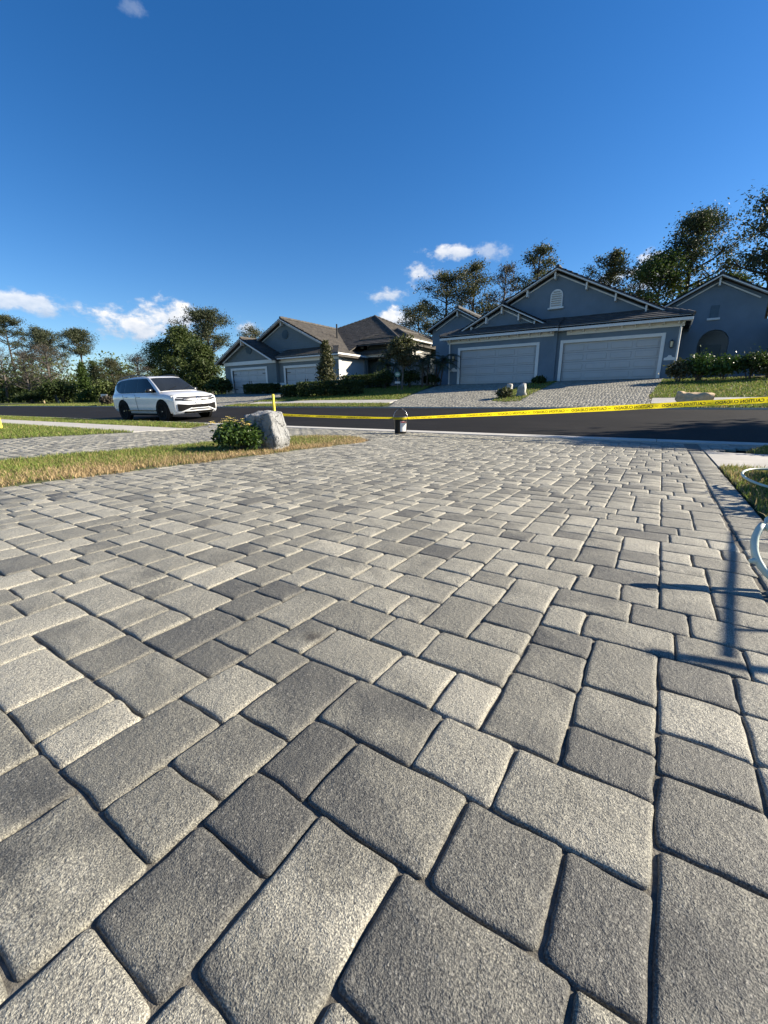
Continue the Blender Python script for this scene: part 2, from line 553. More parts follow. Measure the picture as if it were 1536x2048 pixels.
# ------------------------------------------------------------------ mesh helpers
class MB:
    def __init__(self):
        self.v, self.f = [], []

    def add(self, vs, fs):
        n = len(self.v)
        self.v += [tuple(v) for v in vs]
        self.f += [tuple(i + n for i in f) for f in fs]
        return self

    def box(self, x0, x1, y0, y1, z0, z1):
        return self.add([(x0, y0, z0), (x1, y0, z0), (x1, y1, z0), (x0, y1, z0), (x0, y0, z1), (x1, y0, z1), (x1, y1, z1), (x0, y1, z1)],
                        [(0, 3, 2, 1), (4, 5, 6, 7), (0, 1, 5, 4), (1, 2, 6, 5), (2, 3, 7, 6), (3, 0, 4, 7)])

    def cbox(self, x0, x1, y0, y1, z0, z1, c=.01):
        """box with chamfered edges"""
        bm = bmesh.new()
        bmesh.ops.create_cube(bm, size=1)
        bmesh.ops.scale(bm, vec=(x1 - x0, y1 - y0, z1 - z0), verts=bm.verts)
        bmesh.ops.translate(bm, vec=((x0 + x1) / 2, (y0 + y1) / 2, (z0 + z1) / 2), verts=bm.verts)
        bmesh.ops.bevel(bm, geom=list(bm.edges), offset=c, segments=1, affect='EDGES')
        bm.verts.index_update()
        self.add([v.co[:] for v in bm.verts], [[v.index for v in f.verts] for f in bm.faces])
        bm.free()
        return self

    def beam(self, p0, p1, w, h, up=(0, 0, 1)):
        p0, p1 = Vector(p0), Vector(p1)
        d = (p1 - p0).normalized()
        s = d.cross(Vector(up)).normalized()
        u = s.cross(d)
        vs = []
        for p in (p0, p1):
            for a, b in ((-1, -1), (1, -1), (1, 1), (-1, 1)):
                vs.append(p + s * (a * w / 2) + u * (b * h / 2))
        return self.add(vs, [(0, 3, 2, 1), (4, 5, 6, 7), (0, 1, 5, 4), (1, 2, 6, 5), (2, 3, 7, 6), (3, 0, 4, 7)])

    def tube(self, pts, rad, n=6, closed=False, cap=True):
        pts = [Vector(p) for p in pts]
        k = len(pts)
        if isinstance(rad, (int, float)):
            rad = [rad] * k
        base = len(self.v)
        ref = Vector((.31, .17, .93))
        for i, p in enumerate(pts):
            a = pts[(i - 1) % k] if closed or i > 0 else p
            b = pts[(i + 1) % k] if closed or i < k - 1 else p
            d = (b - a).normalized() if (b - a).length > 1e-9 else Vector((0, 0, 1))
            if abs(d.dot(ref)) > .97:
                ref = Vector((.9, .3, .1))
            s = d.cross(ref).normalized()
            u = s.cross(d)
            for j in range(n):
                t = 2 * math.pi * j / n
                self.v.append(tuple(p + s * (math.cos(t) * rad[i]) + u * (math.sin(t) * rad[i])))
        rng = range(k if closed else k - 1)
        for i in rng:
            a, b = base + i * n, base + ((i + 1) % k) * n
            for j in range(n):
                self.f.append((a + j, a + (j + 1) % n, b + (j + 1) % n, b + j))
        if cap and not closed:
            self.f.append(tuple(base + j for j in reversed(range(n))))
            self.f.append(tuple(base + (k - 1) * n + j for j in range(n)))
        return self

    def lathe(self, prof, n=20, cx=0, cy=0, cap=True):
        base = len(self.v)
        for r, z in prof:
            for j in range(n):
                t = 2 * math.pi * j / n
                self.v.append((cx + r * math.cos(t), cy + r * math.sin(t), z))
        for i in range(len(prof) - 1):
            a, b = base + i * n, base + (i + 1) * n
            for j in range(n):
                self.f.append((a + j, a + (j + 1) % n, b + (j + 1) % n, b + j))
        if cap:
            self.f.append(tuple(base + j for j in reversed(range(n))))
            self.f.append(tuple(base + (len(prof) - 1) * n + j for j in range(n)))
        return self

    def prism(self, poly, y0, y1):
        """polygon in x,z extruded along y"""
        n = len(poly)
        vs = [(x, y0, z) for x, z in poly] + [(x, y1, z) for x, z in poly]
        fs = [tuple(range(n)), tuple(reversed(range(n, 2 * n)))]
        for i in range(n):
            j = (i + 1) % n
            fs.append((i, i + n, j + n, j))
        return self.add(vs, fs)

    def grid(self, fn, us, vs):
        n = len(self.v)
        for u in us:
            for v in vs:
                self.v.append(tuple(fn(u, v)))
        k = len(vs)
        for i in range(len(us) - 1):
            for j in range(k - 1):
                self.f.append((n + i * k + j, n + (i + 1) * k + j, n + (i + 1) * k + j + 1, n + i * k + j + 1))
        return self

    def build(self, name, mat, parent=None, smooth=False, loc=None):
        me = bpy.data.meshes.new(name)
        me.from_pydata(self.v, [], self.f)
        me.update()
        bm = bmesh.new()
        bm.from_mesh(me)
        bmesh.ops.recalc_face_normals(bm, faces=bm.faces)
        bm.to_mesh(me)
        bm.free()
        return link(name, me, mat, parent, smooth, loc)


def link(name, me, mat, parent=None, smooth=False, loc=None):
    if mat is not None and not me.materials:
        me.materials.append(mat)
    if smooth:
        me.polygons.foreach_set('use_smooth', [True] * len(me.polygons))
    o = bpy.data.objects.new(name, me)
    col.objects.link(o)
    if parent is not None:
        o.parent = parent
    if loc is not None:
        o.location = loc
    return o


def empty(name, loc, rz=0.0):
    o = bpy.data.objects.new(name, None)
    o.empty_display_size = .1
    col.objects.link(o)
    o.location = loc
    o.rotation_euler = (0, 0, rz)
    return o


def tag(o, label, cat, group=None):
    o['label'] = label
    o['category'] = cat
    if group:
        o['group'] = group
    return o


def structure(o):
    o['kind'] = 'structure'
    return o


def stuff(o):
    o['kind'] = 'stuff'
    return o


def copy_tree(o, parent=None):
    c = o.copy()
    col.objects.link(c)
    c.parent = parent
    for ch in list(o.children):
        copy_tree(ch, c)
    return c


def np_mesh(name, verts, faces, tone=None):
    """fast mesh from numpy arrays: verts (n,3), faces (m,k)"""
    me = bpy.data.meshes.new(name)
    nv, (nf, k) = len(verts), faces.shape
    me.vertices.add(nv)
    me.vertices.foreach_set('co', np.asarray(verts, np.float32).ravel())
    me.loops.add(nf * k)
    me.loops.foreach_set('vertex_index', faces.astype(np.int32).ravel())
    me.polygons.add(nf)
    me.polygons.foreach_set('loop_start', np.arange(0, nf * k, k, dtype=np.int32))
    me.polygons.foreach_set('loop_total', np.full(nf, k, dtype=np.int32))
    me.update(calc_edges=True)
    if tone is not None:
        a = me.color_attributes.new('tone', 'FLOAT_COLOR', 'POINT')
        c = np.ones((nv, 4), np.float32)
        c[:, :3] = tone
        a.data.foreach_set('color', c.ravel())
    return me


# ------------------------------------------------------------------ ground, road, kerbs, pavements
def sheet(name, mat, xs, ys, dz, keep=None):
    mb = MB()
    mb.grid(lambda x, y: (x, y, Z(x, y) + dz), xs, ys)
    return mb.build(name, mat)


xs = [-900, -400, -200, -120, -80, -60, -50, -43, -41, -39, -37, -34, -28, -22, -20, -18.5, -17, -12, -6, 0, 6, 14, 30, 60, 150, 400, 900]
ys = [-700, -200, -60, -20, -12, -4, 0, 4, 8, 9.05, 12, 16, 18, 20, 22, 24, 26.6, 30, 40, 60, 120, 300, 900]
structure(sheet('ground', M['soil'], xs, ys, -.055))
rx = [-260, -120, -60, -40, -20, -10, 0, 10, 20, 40, 120, 260]
structure(sheet('road', M['asphalt'], rx, [Y_KERB1 - .02, 10, 12, 14, Y_FAR0 + .02], 0.0))


def kerb_run(y0, y1, h, x0, x1, step, lab):
    root = structure(empty('kerb', (0, 0, 0)))
    x = x0
    while x < x1:
        mb = MB()
        xe = min(x + step, x1) - .008
        za, zb = Z(x, y0), Z(x, y1)
        prof = [(y0, za - .08), (y0, za + h), (y0 + (y1 - y0) * .45, (za + zb) / 2 + h * .4), (y1, zb + .006), (y1, zb - .08)]
        n = len(prof)
        vs = [(x, a, b) for a, b in prof] + [(xe, a, b) for a, b in prof]
        fs = [tuple(range(n)), tuple(reversed(range(n, 2 * n)))] + [(i, i + n, (i + 1) % n + n, (i + 1) % n) for i in range(n)]
        mb.add(vs, fs).build('kerb_section', M['kerb'], root)
        x += step
    return root


kerb_run(Y_KERB0, Y_KERB1, .012, -60, 24, 3.0, 'near')
kerb_run(Y_FAR0, Y_FAR1, .05, -66, 30, 3.0, 'far')


def slabs(x0, x1, y0, y1, step):
    root = structure(empty('sidewalk', (0, 0, 0)))
    x = x0
    while x < x1 - .05:
        xe = min(x + step, x1)
        mb = MB()
        g = .006
        pts = [(x + g, y0), (xe - g, y0), (xe - g, y1), (x + g, y1)]
        top = [(a, b, Z(a, b) + .006) for a, b in pts]
        bot = [(a, b, Z(a, b) - .1) for a, b in pts]
        mb.add(top + bot, [(0, 1, 2, 3), (0, 4, 5, 1), (1, 5, 6, 2), (2, 6, 7, 3), (3, 7, 4, 0)])
        mb.build('slab', M['concrete'], root)
        x = xe
    return root


slabs(-46, -10.2, 5.10, 6.62, 1.52)
slabs(.552, 14, 5.35, 6.95, 1.52)
slabs(-54, -34.0, 17.45, 18.85, 1.5)
slabs(-21.6, -11.2, 17.45, 18.85, 1.5)
slabs(-.35, 16, 17.35, 18.75, 1.5)

# ------------------------------------------------------------------ paving stones
UX, UY, X0 = .0363, .0371, .003
CELL = [(-14, -11, 10, 14), (-11, -5, 10, 14), (-5, -1, 10, 14), (-1, 2, 10, 14), (-14, -8, 14, 18), (-8, -4, 14, 18), (-4, 2, 14, 18),
        (-6, -2, 18, 24), (-6, -2, 24, 28), (-6, -2, 28, 31), (-2, 2, 18, 21), (-2, 2, 21, 25), (-2, 2, 25, 31)]
X_RIGHT = .378


def pattern(x0, x1, y0, y1, ox=0, oy=0):
    out = []
    for i in range(int((-x1 / UX) / 8) - 6, int((-x0 / UX) / 8) + 6):
        for j in range(-60, 60):
            tx, ty = -8 * i, 8 * i + 29 * j
            if (18 + ty) * UY < y0 - 1 or (10 + ty) * UY > y1 + 1:
                continue
            for (a, b, c, d) in CELL:
                r = [(a + tx) * UX + X0 + ox, (b + tx) * UX + X0 + ox, (c + ty) * UY + oy, (d + ty) * UY + oy]
                r = [max(r[0], x0), min(r[1], x1), max(r[2], y0), min(r[3], y1)]
                if r[1] - r[0] > .028 and r[3] - r[2] > .028:
                    out.append(tuple(r))
    return out


def paver_outline(w, h, n_side, rng, corner=.0085, wob=.0014):
    """rounded rectangle outline, slightly uneven"""
    hw, hh = w / 2, h / 2
    c = min(corner, hw * .4, hh * .4)
    pts = []
    for (sx, sy, a0) in ((1, -1, -90), (1, 1, 0), (-1, 1, 90), (-1, -1, 180)):
        cx, cy = sx * (hw - c), sy * (hh - c)
        for k in range(3):
            a = R(a0 + 45 * k)
            pts.append((cx + c * math.cos(a), cy + c * math.sin(a)))
        nx = {-90: (1, 1), 0: (-1, 1), 90: (-1, -1), 180: (1, -1)}[a0]
        ex, ey = nx[0] * (hw - c), nx[1] * (hh - c)
        p = pts[-1]
        q = {-90: (hw, hh - c), 0: (-hw + c, hh), 90: (-hw, -hh + c), 180: (hw - c, -hh)}[a0]
        for k in range(1, n_side + 1):
            t = k / (n_side + 1)
            pts.append((p[0] + (q[0] - p[0]) * t, p[1] + (q[1] - p[1]) * t))
    ph = [rng.uniform(0, 6.28) for _ in range(4)]
    out = []
    for i, (x, y) in enumerate(pts):
        t = 6.2832 * i / len(pts)
        k = wob * (.9 * math.sin(2 * t + ph[0]) + .8 * math.sin(3 * t + ph[1]) + .7 * math.sin(5 * t + ph[2])) - .4 * wob
        d = math.hypot(x, y)
        out.append((x + k * x / d + rng.uniform(-wob, wob) * .6, y + k * y / d + rng.uniform(-wob, wob) * .6))
    return out


def paver_mesh_data(w, h, n_side, rings, rng, wob=.0012):
    o = np.array(paver_outline(w, h, n_side, rng, wob=wob))
    n = len(o)
    vs, fs = [], []
    for inset, z in rings:
        s = np.array([(w - 2 * inset) / w, (h - 2 * inset) / h])
        ring = o * s
        zz = z + (np.array([rng.uniform(-1, 1) for _ in range(n)]) * .0006 if inset > 0 else 0)
        vs.append(np.column_stack([ring, np.zeros(n) + zz]))
    k = len(rings)
    for i in range(k - 1):
        for j in range(n):
            fs.append((i * n + j, i * n + (j + 1) % n, (i + 1) * n + (j + 1) % n, (i + 1) * n + j))
    top = (k - 1) * n
    vs = np.vstack(vs)
    c = len(vs)
    vs = np.vstack([vs, [[0, 0, rings[-1][1] + .0006]]])
    for j in range(n):
        fs.append((top + j, top + (j + 1) % n, c))
    return vs, fs


GAP = .0024
RINGS_NEAR = [(.002, -.040), (0, -.0085), (.0009, -.0050), (.0030, -.0024), (.0062, -.0008), (.012, 0.0)]
RINGS_FAR = [(.001, -.035), (0, -.0095), (.0030, -.0026), (.0090, 0.0)]


def tone_of(rng):
    t = rng.random()
    base = .34 + .12 * rng.random() if t < .10 else (.52 + .14 * rng.random() if t < .62 else .64 + .20 * rng.random())
    return (base, .12 + .55 * rng.random() ** 1.5, rng.random())


def in_drive(x, y):
    if y > Y_KERB0:
        return False
    if y > 6.5:
        return -10.1 - 1.7 * max(0, (y - 6.5) / 1.9) < x < .60 + .75 * max(0, (y - 7.0) / 1.4)
    return x < .60


prng = random.Random(21)


def grid_key_(r):
    return (round((r[0] - X0) / UX), round(r[2] / UY))


field = []
for r in pattern(-4.21, X_RIGHT, -1.6, Y_KERB0 - .012):
    k = grid_key_(r)
    if k[0] >= 2 and 23 <= k[1] < 31:
        continue
    field.append(r)
for (a, b, c, d) in ((2, 6, 23, 27), (2, 6, 27, 31), (6, 10.3, 23, 27), (6, 10.3, 27, 31)):
    field.append((a * UX + X0, min(b * UX + X0, X_RIGHT), c * UY, d * UY))
# soldier course along the right edge
y = -1.6
while y < 7.0:
    d = prng.choice((3, 3, 4)) * UY
    field.append((X_RIGHT + .002, X_RIGHT + .168, y, y + d))
    y += d
for r in pattern(X_RIGHT + .17, 1.5, 7.0, Y_KERB0 - .012):
    if in_drive((r[0] + r[1]) / 2, (r[2] + r[3]) / 2):
        field.append(r)


def drive_base(name, polys):
    mb = MB()
    for poly in polys:
        mb.add([(x, y, Z(x, y) - .0088) for x, y in poly], [tuple(range(len(poly)))])
    return structure(mb.build(name, M['sand']))


def size_on_screen(r):
    x, y = (r[0] + r[1]) / 2, (r[2] + r[3]) / 2
    v = Vector((x, y, Z(x, y))) - Vector((0, 0, CAM_H))
    d = v.dot(_f)
    if d < .05:
        return 0
    px, py = v.dot(_r2) / d * F_PX + 768, 1024 - v.dot(_u2) / d * F_PX
    if px < -160 or px > 1700 or py > 2250:
        return 0
    return (r[1] - r[0]) * (r[3] - r[2]) * (CAM_H / v.length) / (d * d)


shared = {}


# tone of the stones that stand out in the photograph, by grid corner
TONES = {(-14, 3): .30, (-20, 1): (.52, 1.0), (-10, 4): (.55, .9), (-6, 6): .42, (-5, 10): .42, (-1, 10): .32, (2, 10): (.45, .6), (2, 16): .40, (-11, 10): (.42, .5), (-14, 10): .24,
         (-14, 14): .38, (-8, 14): .80, (-4, 14): .68, (-18, 12): .44, (-14, 18): .5, (-10, 18): .44, (-18, 18): .56, (-22, 18): (.5, .6), (-12, 22): .62, (-16, 22): .64, (-22, 15): .45, (-6, 18): (.5, .5),
         (-2, 18): .28, (-2, 21): (.56, .5), (-2, 25): .48, (-6, 24): .48, (-6, 28): .20, (-3, 31): .5, (2, 27): .26, (2, 23): .76, (2, 20): .34, (3, 31): .4, (-22, 5): .5, (-26, 5): .44, (-28, 9): (.62, .6),
         (-22, 11): .84, (-18, 8): .5, (-18, 5): .56, (-14, 7): .20, (-32, 9): .5, (-30, 13): .3, (-26, 13): .28, (-26, 16): .5, (-30, 19): .33, (-26, 20): .56, (-22, 22): .5, (-30, 23): .18, (-30, 26): .74,
         (-26, 26): .5, (-34, 21): .18, (-34, 24): .5, (-22, 40): .08, (-18, 37): .74, (-18, 34): .62, (-18, 41): .56, (-14, 32): .64, (-14, 26): .5, (-14, 36): .40, (-10, 33): .66, (-10, 29): .32, (-10, 26): .62,
         (-11, 39): .56, (-6, 35): .33, (-1, 39): .5, (2, 39): .5, (0, 35): .28, (-4, 43): .20, (-34, 28): .45, (-38, 27): .42, (-42, 29): .3, (-30, 34): .68}


def grid_key(r):
    return (round((r[0] - X0) / UX), round(r[2] / UY))


def near_paver(r, parent):
    w, h = r[1] - r[0] - GAP, r[3] - r[2] - GAP
    k = prng.randrange(7)
    key = (round(w, 3), round(h, 3), k)
    if key not in shared:
        vs, fs = paver_mesh_data(w, h, 5, RINGS_NEAR, random.Random(hash(key) & 0xffff), .0016)
        me = bpy.data.meshes.new('paver')
        me.from_pydata(vs.tolist(), [], fs)
        me.update()
        me.materials.append(M['paver'])
        me.polygons.foreach_set('use_smooth', [True] * len(me.polygons))
        shared[key] = me
    o = bpy.data.objects.new('paver', shared[key])
    col.objects.link(o)
    o.parent = parent
    x, y = (r[0] + r[1]) / 2, (r[2] + r[3]) / 2
    o.location = (x, y, Z(x, y) + prng.uniform(-.0012, .0012))
    o.rotation_euler = (-.012 + prng.uniform(-.007, .007), prng.uniform(-.007, .007), prng.uniform(-.006, .006))
    tn = list(tone_of(prng))
    kt = TONES.get(grid_key(r))
    if kt is not None:
        tn[0], tn[1] = kt if isinstance(kt, tuple) else (kt, tn[1] * .8)
        tn[0] = .47 + (tn[0] - .47) * .72 + .08 * min(1, max(-.8, (r[2] - .75) / .5))  # tone rises with distance: glancing sun sheen painted into the stone colour
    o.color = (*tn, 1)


def far_pavers(name, rects, parent, n_side=0, rings=RINGS_FAR, gap=GAP):
    allv, allf, tones, base = [], [], [], 0
    cache = {}
    for r in rects:
        w, h = r[1] - r[0] - gap, r[3] - r[2] - gap
        key = (round(w, 3), round(h, 3), prng.randrange(3))
        if key not in cache:
            vs, fs = paver_mesh_data(w, h, n_side, rings, random.Random(hash(key) & 0xffff), .0012)
            tri = []
            for f in fs:
                tri += [f] if len(f) == 3 else [(f[0], f[1], f[2]), (f[0], f[2], f[3])]
            cache[key] = (vs, np.array(tri))
        vs, fs = cache[key]
        x, y = (r[0] + r[1]) / 2, (r[2] + r[3]) / 2
        v = vs.copy()
        v[:, 0] += x
        v[:, 1] += y
        e = .05
        slope = (Z(x, y + e) - Z(x, y - e)) / (2 * e)
        v[:, 2] += Z(x, y) + (v[:, 1] - y) * (slope + prng.uniform(-.007, .007)) + (v[:, 0] - x) * prng.uniform(-.007, .007) + prng.uniform(-.0012, .0012)
        allv.append(v)
        allf.append(fs + base)
        base += len(v)
        tones.append(np.tile(np.array(tone_of(prng)), (len(v), 1)))
    me = np_mesh(name, np.vstack(allv), np.vstack(allf), np.vstack(tones))
    me.materials.append(M['paver_far'])
    me.polygons.foreach_set('use_smooth', [True] * len(me.polygons))
    return stuff(link(name, me, None, parent))


drive = drive_base('driveway', [[(-4.3, -1.6), (.55, -1.6), (.55, 7.0), (1.3, Y_KERB0), (-4.3, Y_KERB0)]])
field.sort(key=size_on_screen, reverse=True)
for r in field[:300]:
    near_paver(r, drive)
far_pavers('paver_field', field[300:], drive)

nb = []
for r in pattern(-12.1, -4.21, -1.6, Y_KERB0 - .012):
    x, y = (r[0] + r[1]) / 2, (r[2] + r[3]) / 2
    if in_drive(x, y) and (y > 6.2 or -10.15 < x < -6.0):
        nb.append(r)
nd = drive_base('driveway', [[(-10.15, -1.6), (-6.0, -1.6), (-6.0, 6.2), (-10.15, 6.2)], [(-12, Y_KERB0), (-10.15, 6.2), (-4.3, 6.2), (-4.3, Y_KERB0)]])
far_pavers('paver_field', nb, nd, 0, [(.001, -.03), (0, -.010), (.009, 0.0)])


def inside(poly, x, y):
    c = False
    n = len(poly)
    for i in range(n):
        x0, y0 = poly[i]
        x1, y1 = poly[(i + 1) % n]
        if (y0 > y) != (y1 > y) and x < (x1 - x0) * (y - y0) / (y1 - y0) + x0:
            c = not c
    return c


DRIVE_R = [(-10.3, Y_FAR1), (-11.2, 18.6), (-12.2, 23.5), (-12.6, 27.0), (-.15, 27.0), (-.15, 24.5), (-.55, 19.0), (-.1, Y_FAR1)]
ISLAND = [(-6.2, 18.1), (-5.6, 17.85), (-5.0, 18.1), (-5.15, 21.0), (-5.25, 27.0), (-6.5, 27.0), (-6.7, 23.0)]
DRIVE_L = [(-21.8, Y_FAR1), (-22.2, 19.0), (-22.4, 22.5), (-22.2, 27.0), (-34.4, 27.0), (-34.4, 22), (-33.6, Y_FAR1)]


def across_drive(poly, hole, scale):
    x0, x1 = min(p[0] for p in poly), max(p[0] for p in poly)
    rects = []
    for r in pattern(x0, x1, Y_FAR1 + .02, 26.95):
        x, y = (r[0] + r[1]) / 2, (r[2] + r[3]) / 2
        if inside(poly, x, y) and not (hole and inside(hole, x, y)):
            rects.append(r)
    mb = MB()
    top = sorted(set([Y_FAR1, 18, 20, 22, 24, 26.6, 27]))
    for a, b in zip(top[:-1], top[1:]):
        def span(yy):
            xx = [x0 + (x1 - x0) * k / 300 for k in range(301)]
            ins = [q for q in xx if inside(poly, q, yy)]
            return (min(ins), max(ins)) if ins else (x0, x1)
        (l0, r0), (l1, r1) = span(a + .01), span(b - .01)
        mb.add([(l0, a, Z(l0, a) - .012), (r0, a, Z(r0, a) - .012), (r1, b, Z(r1, b) - .012), (l1, b, Z(l1, b) - .012)], [(0, 1, 2, 3)])
    o = structure(mb.build('driveway', M['sand']))
    far_pavers('paver_field', rects, o, 0, [(0, -.010), (.009, 0.0)])
    return o


across_drive(DRIVE_R, ISLAND, 1)
across_drive(DRIVE_L, None, 1)


# ------------------------------------------------------------------ lawns
def tip_strip(x, y):
    """strip of lawn between the two driveways, rounded off towards the road"""
    if y < 5.3:
        return -6.1 < x < -4.15
    if y > 6.5:
        return False
    h = .975 * math.sqrt(max(0, 1 - ((y - 5.3) / 1.2) ** 2))
    return abs(x + 5.05) < h


def strip_outline():
    pts = [(-6.1, -1.6), (-4.15, -1.6), (-4.15, 2), (-4.15, 5.3)]
    for k in range(1, 13):
        a = math.pi * k / 12
        pts.append((-5.125 + .975 * math.cos(a), 5.3 + 1.2 * math.sin(a)))
    return pts


def lawn_sheet(poly, dz=.004, mat='soil'):
    mb = MB()
    n = len(poly)
    mb.add([(x, y, Z(x, y) + dz) for x, y in poly] + [(x, y, Z(x, y) - .04) for x, y in poly], [tuple(range(n))] + [(i, i + n, (i + 1) % n + n, (i + 1) % n) for i in range(n)])
    return structure(mb.build('lawn', M[mat]))


LAWNS = {
    'strip': strip_outline(),
    'left': [(-46, -12), (-10.17, -12), (-10.17, 5.08), (-46, 5.08)],
    'left_verge': [(-60, 6.64), (-10.5, 6.64), (-12.0, 8.36), (-60, 8.36)],
    'right': [(.565, -4), (14, -4), (14, 5.32), (.565, 5.32)],
    'right_verge': [(.98, 6.98), (14, 6.98), (14, 8.36), (1.42, 8.36)],
}
for k, p in LAWNS.items():
    lawn_sheet(p)


def blades(name, n, sampler, height, width, colour, zoff=.0):
    """one joined field of bent grass blades"""
    P = sampler(n)
    n = len(P)
    zz = np.array([Z(x, y) for x, y in P]) + zoff
    a = npr.uniform(0, 2 * np.pi, n)
    h = height * npr.uniform(.5, 1.25, n)
    w = width * npr.uniform(.7, 1.3, n)
    lean = npr.uniform(.15, 1.0, n) * h
    la = npr.uniform(0, 2 * np.pi, n)
    dx, dy = np.cos(a) * w / 2, np.sin(a) * w / 2
    lx, ly = np.cos(la) * lean, np.sin(la) * lean
    hz = np.sqrt(np.maximum(.05 * h * h, h * h - .6 * lean * lean))
    b = np.column_stack([P, zz])
    v = np.zeros((n, 5, 3))
    v[:, 0] = b + np.column_stack([-dx, -dy, np.zeros(n) - .004])
    v[:, 1] = b + np.column_stack([dx, dy, np.zeros(n) - .004])
    mid = b + np.column_stack([lx * .35, ly * .35, hz * .6])
    v[:, 2] = mid + np.column_stack([dx * .8, dy * .8, np.zeros(n)])
    v[:, 3] = mid - np.column_stack([dx * .8, dy * .8, np.zeros(n)])
    v[:, 4] = b + np.column_stack([lx, ly, hz])
    idx = np.arange(n)[:, None] * 5
    f = np.vstack([idx + np.array([[0, 1, 2]]), idx + np.array([[0, 2, 3]]), idx + np.array([[3, 2, 4]])])
    c = np.repeat(colour(P)[:, None, :], 5, 1).reshape(-1, 3)
    me = np_mesh(name, v.reshape(-1, 3), f, c)
    me.materials.append(M['grass'])
    o = stuff(link(name, me, None))
    return o


def box_sampler(x0, x1, y0, y1, test=None):
    def s(n):
        P = np.column_stack([npr.uniform(x0, x1, n), npr.uniform(y0, y1, n)])
        if test is not None:
            P = P[[bool(test(x, y)) for x, y in P]]
        return P
    return s


def patchy(P, s=1.0):
    x, y = P[:, 0] * s, P[:, 1] * s
    return .5 + .25 * np.sin(2.1 * x + 1.3 * np.sin(1.7 * y)) + .25 * np.sin(2.9 * y + 1.1 * np.sin(2.3 * x + 1))


def green(P, dry=.15):
    n = len(P)
    t = npr.random(n)
    g = np.array([.105, .150, .026])[None] * (1 - t[:, None]) + np.array([.235, .285, .062])[None] * t[:, None]
    s = np.array([.40, .31, .14])[None] * npr.uniform(.6, 1.2, n)[:, None]
    k = (npr.random(n) < dry * (.4 + 1.2 * patchy(P)))[:, None]
    return np.where(k, s, g)


def strip_colour(P):
    n = len(P)
    c = green(P, .22)
    edge = np.clip((P[:, 0] + 5.15) / .95, 0, 1)           # towards the paved edge the turf has died back
    edge = np.maximum(edge, np.clip((P[:, 1] - 5.4) / 1.0, 0, 1) * .75)
    k = npr.random(n) < (edge ** 1.05) * 1.1 * (.7 + .5 * patchy(P, 1.6))
    s = np.array([.52, .38, .20])[None] * npr.uniform(.45, 1.15, n)[:, None]
    return np.where(k[:, None], s, c)


tag_g = []
g = blades('grass', 66000, box_sampler(-6.25, -4.08, .2, 6.55, lambda x, y: tip_strip(x + .045 * math.sin(6.3 * y) + .03 * math.sin(15.1 * y + 1) + rnd.gauss(0, .035), y)), .050, .0060, strip_colour)
tag_g.append((g, 'half withered grass strip between the two paved driveways'))
g = blades('grass', 42000, box_sampler(-25, -10.1, 1.2, 5.12), .060, .011, lambda P: green(P, .12))
tag_g.append((g, 'green lawn grass beside the neighbouring driveway and sidewalk'))
g = blades('grass', 34000, box_sampler(-36, -10.55, 6.6, 8.40, lambda x, y: x < -10.5 - 1.5 * (y - 6.64) / 1.72), .075, .014, lambda P: green(P, .12))
tag_g.append((g, 'grass verge between sidewalk and road below the parked car'))
g = blades('grass', 30000, box_sampler(.55, 2.6, 1.0, 5.34, lambda x, y: x > .56 + npr.uniform(-.02, .02)), .055, .006, lambda P: green(P, .35))
tag_g.append((g, 'grass beside the soldier course of pavers by the hose'))
g = blades('grass', 9000, box_sampler(.9, 3.4, 6.95, 8.38, lambda x, y: x > .98 + .44 * (y - 6.98) / 1.4), .060, .008, lambda P: green(P, .3))
tag_g.append((g, 'grass verge between short sidewalk and kerb'))


def far_lawn(x0, x1, y0, y1, n, test, dry, label, dark=1.0, h=.075):
    g = blades('grass', n, box_sampler(x0, x1, y0, y1, test), h, .024, lambda P: green(P, dry) * dark)
    tag_g.append((g, label))


far_lawn(-21.9, -10.8, 16.36, 17.42, 12000, lambda x, y: x < -10.45 - .4 * (y - 16.3), .2, 'grass verge across the road in front of the grey house')
far_lawn(-22.2, -11.3, 18.9, 26.5, 40000, lambda x, y: x < -11.35 - .22 * (y - 19) and not inside(DRIVE_L, x, y), .12, 'lawn in front of the grey house')
far_lawn(-.45, 9, 18.8, 26, 26000, lambda x, y: x > (-.5 + .05 * (y - 19)), .12, 'lawn beside the blue house')
far_lawn(.0, 9, 16.36, 17.32, 7000, lambda x, y: x > .3, .3, 'grass verge around the brown paper bag')
far_lawn(-62, -34.6, 16.36, 24, 42000, None, .2, 'roadside grass in front of the woodland', 1, .10)
far_lawn(-6.7, -5.0, 17.8, 26.5, 6000, lambda x, y: inside(ISLAND, x, y), .15, 'grass island between the two garage driveways')
for o, l in tag_g:
    o['label'] = l

